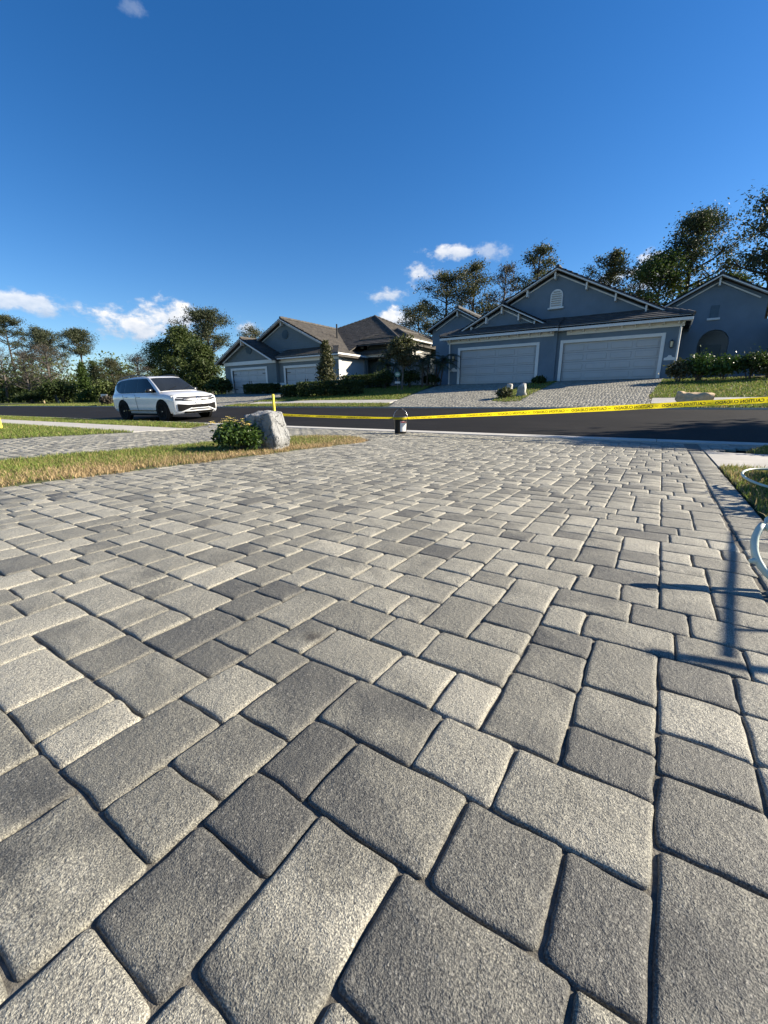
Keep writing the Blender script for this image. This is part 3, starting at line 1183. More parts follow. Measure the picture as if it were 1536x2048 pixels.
# ------------------------------------------------------------------ houses
def roof_plane(mb, poly, lift=0.0, course=.34, tile=.31):
    """tiled slope: poly is a planar list of 3D points whose first edge is the eave"""
    P = [Vector(p) for p in poly]
    e = (P[1] - P[0]).normalized()
    nrm = None
    for k in range(2, len(P)):
        nrm = e.cross(P[k] - P[0])
        if nrm.length > 1e-6:
            break
    nrm.normalize()
    if nrm.z < 0:
        nrm = -nrm
    up = nrm.cross(e)
    if up.z < 0:
        up = -up
    q = [((p - P[0]).dot(e), (p - P[0]).dot(up)) for p in P]

    def clip(poly2, axis, val, keep_less):
        out = []
        for i in range(len(poly2)):
            a, b = poly2[i], poly2[(i + 1) % len(poly2)]
            ia = (a[axis] <= val) == keep_less or a[axis] == val
            ib = (b[axis] <= val) == keep_less or b[axis] == val
            if ia:
                out.append(a)
            if ia != ib:
                t = (val - a[axis]) / (b[axis] - a[axis])
                out.append((a[0] + (b[0] - a[0]) * t, a[1] + (b[1] - a[1]) * t))
        return out
    tmax = max(p[1] for p in q)
    t, row = 0.0, 0
    while t < tmax - .01:
        t1 = min(t + course, tmax)
        band = clip(clip(q, 1, t, False), 1, t1, True)
        if len(band) >= 3:
            s0, s1 = min(p[0] for p in band), max(p[0] for p in band)
            s = s0 - (row % 2) * tile * .5
            while s < s1:
                c = clip(clip(band, 0, s, False), 0, s + tile - .006, True)
                if len(c) >= 3:
                    j = rnd.uniform(-.004, .004)

                    def pt(a, off):
                        return P[0] + e * a[0] + up * a[1] + nrm * off
                    hs = [pt(a, lift + j + .012 + .040 * (1 - (a[1] - t) / max(.01, t1 - t))) for a in c]
                    n = len(mb.v)
                    mb.v += [tuple(v) for v in hs]
                    mb.f.append(tuple(n + i for i in range(len(hs))))
                    lo = [a for a in c if a[1] - t < 1e-4]
                    if len(lo) >= 2:
                        a, b = min(lo), max(lo)
                        n = len(mb.v)
                        mb.v += [tuple(pt(a, lift + j + .052)), tuple(pt(b, lift + j + .052)), tuple(pt(b, lift - .01)), tuple(pt(a, lift - .01))]
                        mb.f.append((n, n + 1, n + 2, n + 3))
                s += tile
        t += course
        row += 1


def roof(name, planes, caps, mat, parent):
    """planes of tiles on a closed underlay, ridge and hip caps as children"""
    under = MB()
    tiles = MB()
    for p in planes:
        under.add([Vector(v) - Vector((0, 0, .02)) for v in p] + [Vector(v) - Vector((0, 0, .10)) for v in p],
                  [tuple(range(len(p))), tuple(reversed(range(len(p), 2 * len(p))))] + [(i, i + len(p), (i + 1) % len(p) + len(p), (i + 1) % len(p)) for i in range(len(p))])
        roof_plane(tiles, p)
    o = under.build(name, mat, parent)
    me = bpy.data.meshes.new('roof_tiles')
    me.from_pydata(tiles.v, [], tiles.f)
    me.update()
    me.materials.append(mat)
    stuff(link('roof_tiles', me, None, o))
    for a, b in caps:
        a, b = Vector(a), Vector(b)
        n = max(1, int((b - a).length / .4))
        mb = MB()
        for i in range(n):
            p, q = a.lerp(b, i / n), a.lerp(b, (i + 1.06) / n)
            mb.tube([p + Vector((0, 0, .02)), q + Vector((0, 0, .045))], [.10, .115], 8)
        stuff(mb.build('ridge_cap', mat, o))
    return o


def garage_door(parent, x0, x1, z0, z1, y, frame=.17, handles=False):
    """sectional door with raised panels in a white frame, set back in the wall"""
    f = MB()
    f.cbox(x0 - frame, x0, y - .05, y + .16, z0, z1 + frame, .01)
    f.cbox(x1, x1 + frame, y - .05, y + .16, z0, z1 + frame, .01)
    f.cbox(x0 + .001, x1 - .001, y - .047, y + .16, z1, z1 + frame - .002, .01)
    f.build('door_frame', M['white_paint'], parent)
    d = MB().box(x0, x1, y + .09, y + .13, z0 + .01, z1).build('garage_door', M['door_white'], parent)
    rows, cols = 4, 4
    hh = (z1 - z0 - .02) / rows
    ww = (x1 - x0) / cols
    for r_ in range(rows):
        for c_ in range(cols):
            mb = MB()
            a, b = x0 + c_ * ww + .09, x0 + (c_ + 1) * ww - .09
            c, e = z0 + .01 + r_ * hh + .10, z0 + .01 + (r_ + 1) * hh - .10
            mb.cbox(a, b, y + .068, y + .092, c, e, .018)
            mb.build('panel', M['door_white'], d)
        if r_:
            MB().box(x0, x1, y + .084, y + .095, z0 + .01 + r_ * hh - .006, z0 + .01 + r_ * hh + .006).build('section_joint', M['black_metal'], d)
    if handles:
        for hx in ((x0 + x1) / 2 - .12, (x0 + x1) / 2 + .12):
            MB().cbox(hx - .03, hx + .03, y + .05, y + .09, z0 + .75, z0 + 1.05, .01).build('door_handle', M['black_metal'], d)
        for hx in (x0 + .28, x1 - .28):
            for zz in (z1 - .35, z0 + .35):
                MB().cbox(hx - .22, hx + .22, y + .055, y + .085, zz - .03, zz + .03, .01).build('strap_hinge', M['black_metal'], d)
    return d


def lantern(parent, x, y, z):
    b = MB()
    b.box(x - .05, x + .05, y - .03, y, z - .12, z + .16)
    b.tube([(x, y - .02, z + .12), (x, y - .12, z + .2), (x, y - .15, z + .17)], .014, 6)
    b.lathe([(.02, z + .17), (.09, z + .13), (.10, z + .11)], 8, x, y - .15)
    b.lathe([(.07, z - .17), (.05, z - .20), (.01, z - .23)], 8, x, y - .15)
    for k in range(4):
        a = R(45 + 90 * k)
        b.tube([(x + .075 * math.cos(a), y - .15 + .075 * math.sin(a), z - .17), (x + .095 * math.cos(a), y - .15 + .095 * math.sin(a), z + .11)], .010, 4)
    o = b.build('wall_lantern', M['black_metal'], parent)
    MB().lathe([(.06, z - .165), (.08, z + .105)], 8, x, y - .15).build('lantern_glass', M['warm_glass'], o)


def plaque(parent, x, y, z):
    pts = [(x - .24, z - .08), (x + .24, z - .08), (x + .24, z + .04), (x + .12, z + .07), (x + .06, z + .16), (x - .06, z + .16), (x - .12, z + .07), (x - .24, z + .04)]
    MB().prism(pts, y - .03, y - .002).build('house_number_plaque', M['white_paint'], parent)


def gable_trim(parent, peak, left, right, y, board=.24, brackets=5):
    """rake boards, inner moulding and short brackets of one gable, facing -y"""
    for e in (left, right):
        a, b = Vector((peak[0], y, peak[1])), Vector((e[0], y, e[1]))
        d = (b - a).normalized()
        MB().beam(a + Vector((0, -.02, -board / 2)), b + Vector((0, -.02, -board / 2)), .05, board, (0, 1, 0)).build('rake_board', M['white_paint'], parent)
    for e, s in ((left, -1), (right, 1)):
        a, b = Vector((peak[0], y + .34, peak[1] - .34)), Vector((e[0] - s * .62, y + .34, e[1] - .03))
        MB().beam(a, b, .06, .11, (0, 1, 0)).build('rake_moulding', M['white_paint'], parent)
        n = brackets // 2
        for k in range(n + 1):
            if k == 0 and s > 0:
                continue
            t = .02 + .86 * k / max(1, n)
            p = a.lerp(b, t)
            MB().cbox(p.x - .045, p.x + .045, y + .02, y + .36, p.z - .22, p.z + .16, .008).build('bracket', M['white_paint'], parent)


def wall_prism(name, mat, parent, poly, y0, y1):
    return MB().prism(poly, y0, y1).build(name, mat, parent)


# ---- blue duplex across the road
H1 = empty('duplex_house', (-6.0, 27.0, 1.57))
tag(H1, 'blue stucco duplex with two white double garage doors and wide gable', 'house')
H1.location = (0, 0, 0)
bz = 1.40
LX0, LX1, RX0, RX1 = -12.15, -5.55, -5.55, .28
LY, RY = 26.85, 27.0
# front walls built around the door openings
def front_wall(x0, x1, y, zt, door, mat, parent, zb=bz):
    a, b, top = door
    mb = MB()
    mb.box(x0, a, y, y + .25, zb, zt)
    mb.box(b, x1, y, y + .25, zb, zt)
    mb.box(a, b, y, y + .25, top, zt)
    return mb.build('wall', mat, parent)


front_wall(LX0, LX1, LY, 4.42, (-11.4, -6.65, 3.63), M['blue_wall'], H1)
front_wall(RX0 + .002, RX1, RY, 4.42, (-5.2, -.5, 3.64), M['blue_wall'], H1)
MB().box(LX0 + .02, LX1 - .02, LY + .25, 36, bz, 4.4).build('wall', M['blue_wall'], H1)
MB().box(RX0 + .02, RX1 - .02, RY + .25, 36, bz, 4.41).build('wall', M['blue_wall'], H1)
garage_door(H1, -11.4, -6.65, 1.56, 3.63, LY)
garage_door(H1, -5.2, -.5, 1.60, 3.64, RY)
# eaves: fascia, soffit, frieze with small blocks
for (x0, x1, y) in ((LX0 - .5, LX1 + .12, LY), (RX0 + .13, RX1 + .42, RY)):
    MB().cbox(x0, x1, y - .53, y - .49, 4.26, 4.50, .008).build('fascia', M['white_paint'], H1)
    MB().box(x0, x1, y - .488, y + .1, 4.30, 4.325).build('soffit', M['white_paint'], H1)
    MB().cbox(x0 + .35, x1 - .3, y - .06, y - .004, 4.06, 4.295, .008).build('frieze', M['white_paint'], H1)
    k = x0 + .6
    while k < x1 - .4:
        MB().cbox(k - .035, k + .035, y - .30, y - .062, 4.17, 4.295, .008).build('bracket', M['white_paint'], H1)
        k += .62
MB().cbox(RX1 + .38, RX1 + .42, RY - .485, 33, 4.26, 4.50, .008).build('fascia', M['white_paint'], H1)
MB().tube([(RX1 - .02, RY - .07, 1.45), (RX1 - .02, RY - .07, 4.08), (RX1 + .1, RY - .3, 4.26)], .045, 6).build('downspout', M['white_paint'], H1)
MB().tube([(LX0 + .02, LY - .07, 1.45), (LX0 + .02, LY - .07, 4.08), (LX0 - .1, LY - .3, 4.26)], .045, 6).build('downspout', M['white_paint'], H1)
# gable walls
GP, GZ, SL = -6.05, 7.85, .503
gy = 27.75
wall_prism('gable_wall', M['blue_wall'], H1, [(GP - 6.1, 4.6), (GP + 6.1, 4.6), (GP + 6.1, GZ - .25 - 6.1 * SL), (GP, GZ - .25), (GP - 6.1, GZ - .25 - 6.1 * SL)], gy + .3, gy + .5)
gable_trim(H1, (GP, GZ), (GP - 5.9, GZ - 5.9 * SL), (GP + 5.9, GZ - 5.9 * SL), gy - .05, .26, 7)
sp, sz, sw = -8.95, 6.22, 2.85
sy_ = 27.25
wall_prism('gable_wall', M['blue_wall'], H1, [(sp - sw, 4.6), (sp + sw, 4.6), (sp + sw, sz - .2 - sw * SL), (sp, sz - .2), (sp - sw, sz - .2 - sw * SL)], sy_ + .3, sy_ + .45)
gable_trim(H1, (sp, sz), (sp - sw, sz - sw * SL), (sp + sw, sz - sw * SL), sy_ - .05, .22, 5)
# arched louvre vent in the wide gable
vent = MB()
vx, vz = -6.02, 5.78
arc = [(vx + .34 * math.cos(R(t)), vz + .62 + .34 * math.sin(R(t))) for t in range(0, 181, 15)]
vent.prism([(vx - .34, vz), (vx + .34, vz)] + arc, gy + .22, gy + .302)
vo = vent.build('gable_vent', M['white_paint'], H1)
for k in range(7):
    zz = vz + .10 + .12 * k
    hw = .27 if zz < vz + .62 else math.sqrt(max(.01, .27 ** 2 - (zz - vz - .62) ** 2))
    MB().beam((vx - hw, gy + .20, zz), (vx + hw, gy + .20, zz), .05, .045, (0, .6, 1)).build('louvre_slat', M['pale_stucco'], vo)
MB().cbox(vx - .44, vx + .44, gy + .16, gy + .30, vz - .10, vz - .002, .01).build('sill', M['white_paint'], vo)
# roofs
ez = 4.50
def skirt(x0, x1, y, hip_l, hip_r):
    run = 1.75
    return [(x0, y - .53, ez), (x1, y - .53, ez), (x1 - (run if hip_r else 0), y - .53 + run, ez + run * .40), (x0 + (run if hip_l else 0), y - .53 + run, ez + run * .40)]


planes = [skirt(LX0 - .5, LX1 + .12, LY, True, False), skirt(LX1 + .121, RX1 + .42, RY, False, True),
          [(RX1 + .42, RY - .53, ez), (RX1 + .42, 36, ez), (RX1 + .42 - 1.75, 36, ez + .7), (RX1 + .42 - 1.75, RY + 1.22, ez + .7)],
          [(LX0 - .5, 36, ez), (LX0 - .5, LY - .53, ez), (LX0 + 1.25, LY + 1.22, ez + .7), (LX0 + 1.25, 36, ez + .7)]]
hx = 5.95
planes += [[(GP + hx, gy - .07, GZ - hx * SL), (GP + hx, 37, GZ - hx * SL), (GP, 37, GZ), (GP, gy - .07, GZ)],
           [(GP - hx, 37, GZ - hx * SL), (GP - hx, gy - .07, GZ - hx * SL), (GP, gy - .07, GZ), (GP, 37, GZ)]]
planes += [[(sp + sw + .05, sy_ - .07, sz - (sw + .05) * SL), (sp + sw + .05, 29.6, sz - (sw + .05) * SL), (sp, 31, sz), (sp, sy_ - .07, sz)],
           [(sp - sw - .05, 29.6, sz - (sw + .05) * SL), (sp - sw - .05, sy_ - .07, sz - (sw + .05) * SL), (sp, sy_ - .07, sz), (sp, 31, sz)]]
roof('roof', planes, [((GP, gy - .05, GZ + .02), (GP, 37, GZ + .02)), ((sp, sy_ - .05, sz + .02), (sp, 29.5, sz + .02)),
                      ((RX1 + .42, RY - .53, ez), (RX1 - 1.33, RY + 1.22, ez + .7)), ((LX0 - .5, LY - .53, ez), (LX0 + 1.25, LY + 1.22, ez + .7))], M['roof_tile_grey'], H1)
# entrance wings on both sides
for (wx0, wx1, py_) in ((-15.2, LX0 + .021, 31.0), (RX1 - .021, 6.9, 31.0)):
    c = -13.35 if wx0 < -14 else 1.75
    hw = 2.15
    pz = 7.0
    ez2 = pz - hw * .54
    mb = MB()
    x0, x1 = (wx0, wx1) if c < 0 else (wx0, wx1)
    # wall with an arched doorway
    ax0, ax1 = (c - .55, c + .85)
    az = 3.55
    mb.box(x0, ax0, py_, py_ + .3, bz, 4.6)
    mb.box(ax1, x1, py_, py_ + .3, bz, 4.6)
    rad = (ax1 - ax0) / 2
    cx = (ax0 + ax1) / 2
    prev = None
    for k in range(9):
        t = math.pi - math.pi * k / 8
        q = (cx + rad * math.cos(t), az + rad * math.sin(t))
        if prev:
            mb.prism([prev, (prev[0], 4.6), (q[0], 4.6), q], py_, py_ + .3)
        prev = q
    mb.build('wall', M['blue_wall'], H1)
    MB().box(x0 + .02, x1 - .02, py_ + 1.6, 38, bz, 4.6).build('wall', M['blue_wall'], H1)
    wall_prism('gable_wall', M['blue_wall'], H1, [(c - hw, 4.601), (c + hw, 4.601), (c + hw, ez2 - .15), (c, pz - .2), (c - hw, ez2 - .15)], py_, py_ + .3)
    MB().cbox(cx - .5, cx + .5, py_ + 1.5, py_ + 1.58, bz + .1, 3.6, .02).build('front_door', M['dark_vent'], H1)
    gable_trim(H1, (c, pz), (c - hw - .3, pz - (hw + .3) * .54), (c + hw + .3, pz - (hw + .3) * .54), py_ - .38, .22, 1)
    wv = MB().cbox(c - .22, c + .16, py_ - .03, py_ + .01, 4.86, 5.5, .01).build('window', M['dark_vent'], H1)
    MB().cbox(c - .32, c + .26, py_ - .08, py_ + .005, 4.74, 4.855, .01).build('sill', M['white_paint'], wv)
    roof('roof', [[(c + hw + .35, py_ - .45, pz - (hw + .35) * .54), (c + hw + .35, 40, pz - (hw + .35) * .54), (c, 40, pz), (c, py_ - .45, pz)],
                  [(c - hw - .35, 40, pz - (hw + .35) * .54), (c - hw - .35, py_ - .45, pz - (hw + .35) * .54), (c, py_ - .45, pz), (c, 40, pz)]],
         [((c, py_ - .4, pz + .02), (c, 40, pz + .02))], M['roof_tile_grey'], H1)
MB().box(RX1 + 4.0, 6.9, 29.5, 38, bz, 4.3).build('wall', M['blue_wall'], H1)
lantern(H1, -11.83, LY, 3.2)
lantern(H1, -.03, RY, 3.25)
plaque(H1, -11.83, LY, 2.45)
plaque(H1, -.03, RY, 2.55)

# ---- grey house further along
H2 = empty('villa_house', (0, 0, 0))
tag(H2, 'grey blue house with brown tiled roof and sunlit pale side wall', 'house')
gz = 1.10
AX0, AX1, BX1 = -34.8, -28.05, -21.55
FY = 27.0


front_wall(AX0, AX1, FY - .35, 4.0, (-33.75, -29.35, 3.30), M['grey_wall'], H2, gz)
front_wall(AX1 + .001, BX1, FY, 4.0, (-27.3, -22.8, 3.26), M['grey_wall'], H2, gz)
MB().box(AX0 + .02, AX1, FY - .10, 40, gz, 3.99).build('wall', M['grey_wall'], H2)
MB().box(AX1 + .02, BX1 - .04, FY + .25, 30.6, gz, 3.99).build('wall', M['grey_wall'], H2)
MB().box(BX1 - .038, BX1, FY + .25, 30.6, gz, 3.985).build('side_wall', M['pale_stucco'], H2)
MB().box(BX1 + .001, BX1 + .05, FY - .02, FY + .30, gz, 3.985).build('corner_board', M['white_paint'], H2)
garage_door(H2, -33.75, -29.35, 1.30, 3.30, FY - .35, .2, True)
garage_door(H2, -27.3, -22.8, 1.30, 3.26, FY, .2, True)
for (a, b) in ((AX0, -33.95), (-29.15, AX1)):
    MB().cbox(a - .01, b, FY - .43, FY - .352, gz, 2.1, .01).build('wainscot', M['white_paint'], H2)
for (a, b) in ((AX1 + .01, -27.5), (-22.6, BX1 - .01)):
    MB().cbox(a, b, FY - .08, FY - .002, gz, 2.1, .01).build('wainscot', M['white_paint'], H2)
# gables with lap siding
def siding(parent, poly_fn, z0, z1, y, step=.19):
    z = z0
    while z < z1:
        a, b = poly_fn(z)
        c, d = poly_fn(min(z1, z + step))
        if b - a < .1:
            break
        vs = [(a, y - .035, z), (b, y - .035, z), (d, y - .008, z + step), (c, y - .008, z + step), (a, y, z), (b, y, z)]
        MB().add(vs, [(0, 1, 2, 3), (4, 5, 1, 0)]).build('siding_board', M['grey_wall'], parent)
        z += step


g1p, g1z, g1w = -31.55, 5.88, 3.75
wall_prism('gable_wall', M['grey_wall'], H2, [(g1p - g1w + .3, 3.9), (g1p + g1w - .3, 3.9), (g1p + g1w - .3, g1z - .2 - (g1w - .3) * .5), (g1p, g1z - .2), (g1p - g1w + .3, g1z - .2 - (g1w - .3) * .5)], FY - .30, FY - .05)
siding(H2, lambda z: (g1p - (g1z - .25 - z) / .5, g1p + (g1z - .25 - z) / .5), 4.16, g1z - .3, FY - .30)
gable_trim(H2, (g1p, g1z), (g1p - g1w, g1z - g1w * .5), (g1p + g1w, g1z - g1w * .5), FY - .95, .24, 1)
MB().cbox(AX0 + .02, AX1 + .05, FY - .47, FY - .36, 3.72, 4.02, .01).build('frieze', M['white_paint'], H2)
g2p, g2z, g2w = -28.4, 7.42, 7.0
wall_prism('gable_wall', M['grey_wall'], H2, [(g2p - 6.3, 3.995), (g2p + 6.3, 3.995), (g2p + 6.3, g2z - .2 - 6.3 * .478), (g2p, g2z - .2), (g2p - 6.3, g2z - .2 - 6.3 * .478)], FY + 1.25, FY + 1.5)
siding(H2, lambda z: (g2p - (g2z - .25 - z) / .478, g2p + (g2z - .25 - z) / .478), 4.85, g2z - .3, FY + 1.25)
gable_trim(H2, (g2p, g2z), (g2p - 5.2, g2z - 5.2 * .478), (g2p + 5.2, g2z - 5.2 * .478), FY + .85, .26, 1)
for (vx_, vz_, vy_) in ((g1p + .25, 4.95, FY - .36), (g2p + .1, 6.15, FY + 1.19)):
    m_ = MB()
    m_.prism([(vx_ + .36 * math.cos(R(a)), vz_ + .36 * math.sin(R(a))) for a in range(0, 360, 20)], vy_ - .03, vy_ + .05)
    v_ = m_.build('round_vent', M['dark_vent'], H2)
    for k in range(-3, 4):
        hw = math.sqrt(.33 ** 2 - (k * .09) ** 2)
        MB().beam((vx_ - hw, vy_ - .045, vz_ + k * .09), (vx_ + hw, vy_ - .045, vz_ + k * .09), .04, .03, (0, .6, 1)).build('louvre_slat', M['dark_vent'], v_)
# eaves
MB().cbox(AX1 + .1, BX1 + .38, FY - .52, FY - .47, 3.96, 4.16, .008).build('fascia', M['white_paint'], H2)
MB().box(AX1 + .1, BX1 + .37, FY - .468, FY + .1, 3.98, 4.0).build('soffit', M['white_paint'], H2)
MB().cbox(BX1 + .34, BX1 + .39, FY - .46, 31.5, 3.94, 4.14, .008).build('fascia', M['white_paint'], H2)
MB().box(BX1 - .02, BX1 + .338, FY + .12, 31.5, 3.97, 3.99).build('soffit', M['white_paint'], H2)
MB().cbox(AX1 + .02, BX1, FY - .05, FY - .004, 3.72, 3.975, .008).build('frieze', M['white_paint'], H2)
# entrance tower with hip roof
TX0, TX1, TY0, TY1 = -22.3, -18.5, 32.0, 36.6
MB().box(TX0, TX1, TY0, TY1, gz, 5.45).build('wall', M['grey_wall'], H2)
siding(H2, lambda z: (TX0, TX1), 4.55, 5.2, TY0 - .004)
MB().box(TX1 + .002, TX1 + .05, TY0 + .01, TY1, gz, 5.44).build('side_wall', M['pale_stucco'], H2)
for zz in np.arange(4.5, 5.15, .19):
    MB().add([(TX1 + .085, TY0, zz), (TX1 + .085, TY1, zz), (TX1 + .058, TY1, zz + .19), (TX1 + .058, TY0, zz + .19)], [(0, 1, 2, 3)]).build('siding_board', M['pale_stucco'], H2)
for k in range(3):
    MB().cbox(TX0 + .1 + k * 1.75, TX0 + .2 + k * 1.75, TY0 - .25, TY0 - .042, 5.08, 5.42, .01).build('bracket', M['white_paint'], H2)
    MB().cbox(TX1 + .09, TX1 + .3, TY0 + .3 + k * 1.9, TY0 + .4 + k * 1.9, 5.08, 5.42, .01).build('bracket', M['white_paint'], H2)
MB().cbox(TX0 - .45, TX1 + .45, TY0 - .45, TY0 - .40, 5.40, 5.62, .01).build('fascia', M['white_paint'], H2)
MB().cbox(TX1 + .40, TX1 + .452, TY0 - .398, TY1 + .4, 5.40, 5.62, .01).build('fascia', M['white_paint'], H2)
MB().box(TX0 - .44, TX1 + .395, TY0 - .395, TY1 + .4, 5.43, 5.46).build('soffit', M['white_paint'], H2)
MB().box(-21.6, -18.7, TY0 - 1.6, TY0 - .5, 4.05, 4.3).build('porch_beam', M['white_paint'], H2)
MB().box(-21.8, -21.4, TY0 - 1.6, TY0 - 1.2, gz, 4.05).build('porch_post', M['grey_wall'], H2)
MB().box(-18.9, -18.5, TY0 - 1.6, TY0 - 1.2, gz, 4.05).build('porch_post', M['grey_wall'], H2)
MB().box(-33, -18.9, 36.7, 44, gz, 4.6).build('wall', M['grey_wall'], H2)
s2 = .478
def slope_z(x):
    return g2z - abs(x - g2p) * s2


ex = BX1 + .40
planes = [[(ex, FY - .5, 4.12), (ex, 34, 4.12), (ex - .05, 34, 4.12 + .02), (ex - 1.9, FY + 1.4, 4.12 + .9)],
          [(AX1 + .1, FY - .52, 4.16), (ex, FY - .52, 4.16), (ex - 1.35, FY + 1.3, 4.16 + .75), (AX1 - .2, FY + 1.3, 4.16 + .75)]]
planes = planes[1:]
planes += [[(ex, FY - .5, slope_z(ex)), (ex, 40, slope_z(ex)), (g2p, 40, g2z), (g2p, FY + .8, g2z), (g2p + 5.3, FY + .8, slope_z(g2p + 5.3))],
           [(g2p - 6.8, 40, slope_z(g2p - 6.8)), (g2p - 6.8, FY + .8, slope_z(g2p - 6.8)), (g2p, FY + .8, g2z), (g2p, 40, g2z)],
           [(g1p + g1w + .05, FY - 1.0, g1z - (g1w + .05) * .5), (g1p + g1w + .05, 30, g1z - (g1w + .05) * .5), (g1p, 32, g1z), (g1p, FY - 1.0, g1z)],
           [(g1p - g1w - .05, 36, g1z - (g1w + .05) * .5), (g1p - g1w - .05, FY - 1.0, g1z - (g1w + .05) * .5), (g1p, FY - 1.0, g1z), (g1p, 36, g1z)]]
hp = Vector((-25.6, 38.2, 8.75))
bx0, bx1, by0, by1, hz = -33.2, -18.0, 30.6, 46.0, 5.1
planes += [[(bx0, by0, hz), (bx1, by0, hz), hp], [(bx1, by0, hz), (bx1, by1, hz), hp], [(bx1, by1, hz), (bx0, by1, hz), hp], [(bx0, by1, hz), (bx0, by0, hz), hp]]
planes += [[(-31, 28.53, 4.10), (-22.3, 28.53, 4.10), (-22.3, 30.6, 5.1), (-31, 30.6, 5.1)], [(-22.28, 30.1, 4.32), (-18.2, 30.1, 4.32), (-18.2, 31.97, 4.85), (-22.28, 31.97, 4.85)]]
tp = Vector(((TX0 + TX1) / 2, TY0 + 2.0, 6.55))
tq = Vector(((TX0 + TX1) / 2, TY1 + 1, 6.55))
t0x, t1x, t0y = TX0 - .46, TX1 + .46, TY0 - .46
planes += [[(t0x, t0y, 5.62), (t1x, t0y, 5.62), tp], [(t1x, t0y, 5.62), (t1x, TY1 + 1, 5.62), tq, tp], [(t0x, TY1 + 1, 5.62), (t0x, t0y, 5.62), tp, tq]]
roof('roof', planes, [((g2p, FY + .8, g2z + .02), (g2p, 37, g2z + .02)), ((g1p, FY - 1, g1z + .02), (g1p, 31.5, g1z + .02)),
                      ((bx1, by0, hz), hp), ((bx0, by0, hz), hp), ((bx1, by1, hz), hp), (tp, tq), ((t1x, t0y, 5.62), tp), ((t0x, t0y, 5.62), tp)], M['roof_tile'], H2)
MB().tube([(-25.3, 31.6, 5.6), (-25.3, 31.6, 7.15)], .07, 8).build('vent_pipe', M['black_metal'], H2)
MB().lathe([(.22, 4.9), (.2, 5.15), (.12, 5.25)], 10, -22.6, 31.6).build('roof_vent', M['steel'], H2)

# ------------------------------------------------------------------ trees and shrubs
def leaf_mesh(name, C, size, parent, mat, flat=.0, aspect=.55, rng=npr, loc=None):
    """cloud of small leaf faces around the points C"""
    n = len(C)
    a = rng.normal(size=(n, 3))
    a[:, 2] *= (1 - flat)
    a /= np.linalg.norm(a, axis=1)[:, None] + 1e-9
    b = rng.normal(size=(n, 3))
    b -= (b * a).sum(1)[:, None] * a
    b /= np.linalg.norm(b, axis=1)[:, None] + 1e-9
    s = size * rng.uniform(.55, 1.4, n)[:, None]
    u, w = a * s, b * s * aspect
    v = np.stack([C - u, C + w * .9 - u * .1, C + u, C - w * .9 + u * .1], 1).reshape(-1, 3)
    f = np.arange(n * 4).reshape(n, 4)
    me = np_mesh(name, v, f)
    me.materials.append(mat)
    return link(name, me, None, parent, loc=loc)


def clump_points(centres, radii, count, rng=npr, squash=.6):
    out = []
    for c, r in zip(centres, radii):
        p = rng.normal(size=(count, 3)) * (r * .52)
        p[:, 2] *= squash
        out.append(p + np.array(c))
    return np.vstack(out)


def tree(name, base, h, spread, crown_from, label, leaf='pine', bark='bark', nb=16, clumps=4, per=70, size=.2, clump_r=.9, lean=0, flat_top=.6, trunk_r=.2, seed=1, group=None, bare=0, cat='tree', squash=.6, forks=0):
    """tapered trunk, limbs with sub-limbs, and foliage clumps near the limb ends"""
    rg = random.Random(seed)
    nr = np.random.default_rng(seed)
    root = empty(name, base)
    tag(root, label, cat, group)
    mb = MB()
    path = []
    bend = rg.uniform(-.06, .06) * h
    bend2 = rg.uniform(-.05, .05) * h
    for i in range(9):
        t = i / 8
        path.append(Vector((lean * h * t + bend * math.sin(t * 2.6), bend2 * math.sin(t * 2.2 + .4) - bend2 * math.sin(.4), h * t * .97)))
    mb.tube(path, [trunk_r * (1.15 - .95 * (i / 8)) for i in range(9)], 7)
    centres, radii = [], []

    def on_trunk(t):
        k = min(7, int(t * 8))
        return path[k].lerp(path[k + 1], t * 8 - k)
    for i in range(nb):
        t = crown_from + (1 - crown_from) * ((i + rg.random() * .8) / nb)
        p = on_trunk(min(.995, t))
        rel = (t - crown_from) / (1 - crown_from)
        prof = (1 - flat_top) * (1 - rel) + flat_top * math.sin(math.pi * (.22 + .70 * rel))
        L = spread * max(.18, prof) * rg.uniform(.65, 1.15)
        a = i * 2.4 + rg.uniform(-.5, .5)
        rise = rg.uniform(.10, .55) + .35 * rel
        d = Vector((math.cos(a), math.sin(a), rise)).normalized()
        q1 = p + d * L * .5 + Vector((0, 0, -.02 * L))
        q2 = p + d * L + Vector((rg.uniform(-.1, .1) * L, rg.uniform(-.1, .1) * L, rg.uniform(.0, .18) * L))
        rr = trunk_r * .42 * (1.1 - .6 * rel)
        mb.tube([p, q1, q2], [rr, rr * .6, rr * .22], 5)
        if rg.random() > bare:
            centres.append(q2)
            radii.append(clump_r * rg.uniform(.7, 1.2))
        for k in range(clumps - 1):
            s = rg.uniform(.35, .98)
            o = p.lerp(q2, s)
            e = o + Vector((rg.uniform(-1, 1), rg.uniform(-1, 1), rg.uniform(-.1, .75))) * L * .34
            mb.tube([o, o.lerp(e, .5) + Vector((0, 0, .04 * L)), e], [rr * .4, rr * .28, rr * .1], 4)
            if rg.random() > bare:
                centres.append(e)
                radii.append(clump_r * rg.uniform(.55, 1.05))
            if bare > .2:
                for _ in range(3):
                    e2 = e + Vector((rg.uniform(-1, 1), rg.uniform(-1, 1), rg.uniform(-.3, .9))) * L * .25
                    mb.tube([o.lerp(e, rg.uniform(.4, 1)), e2], [rr * .18, rr * .05], 3)
    if bare < .5:
        centres.append(path[-1])
        radii.append(clump_r * .8)
    mb.build('trunk', M[bark], root, True)
    if centres:
        P = clump_points([tuple(c) for c in centres], radii, per, nr, squash)
        leaf_mesh('crown', P, size, root, M[leaf], .2, .5, nr)
    return root


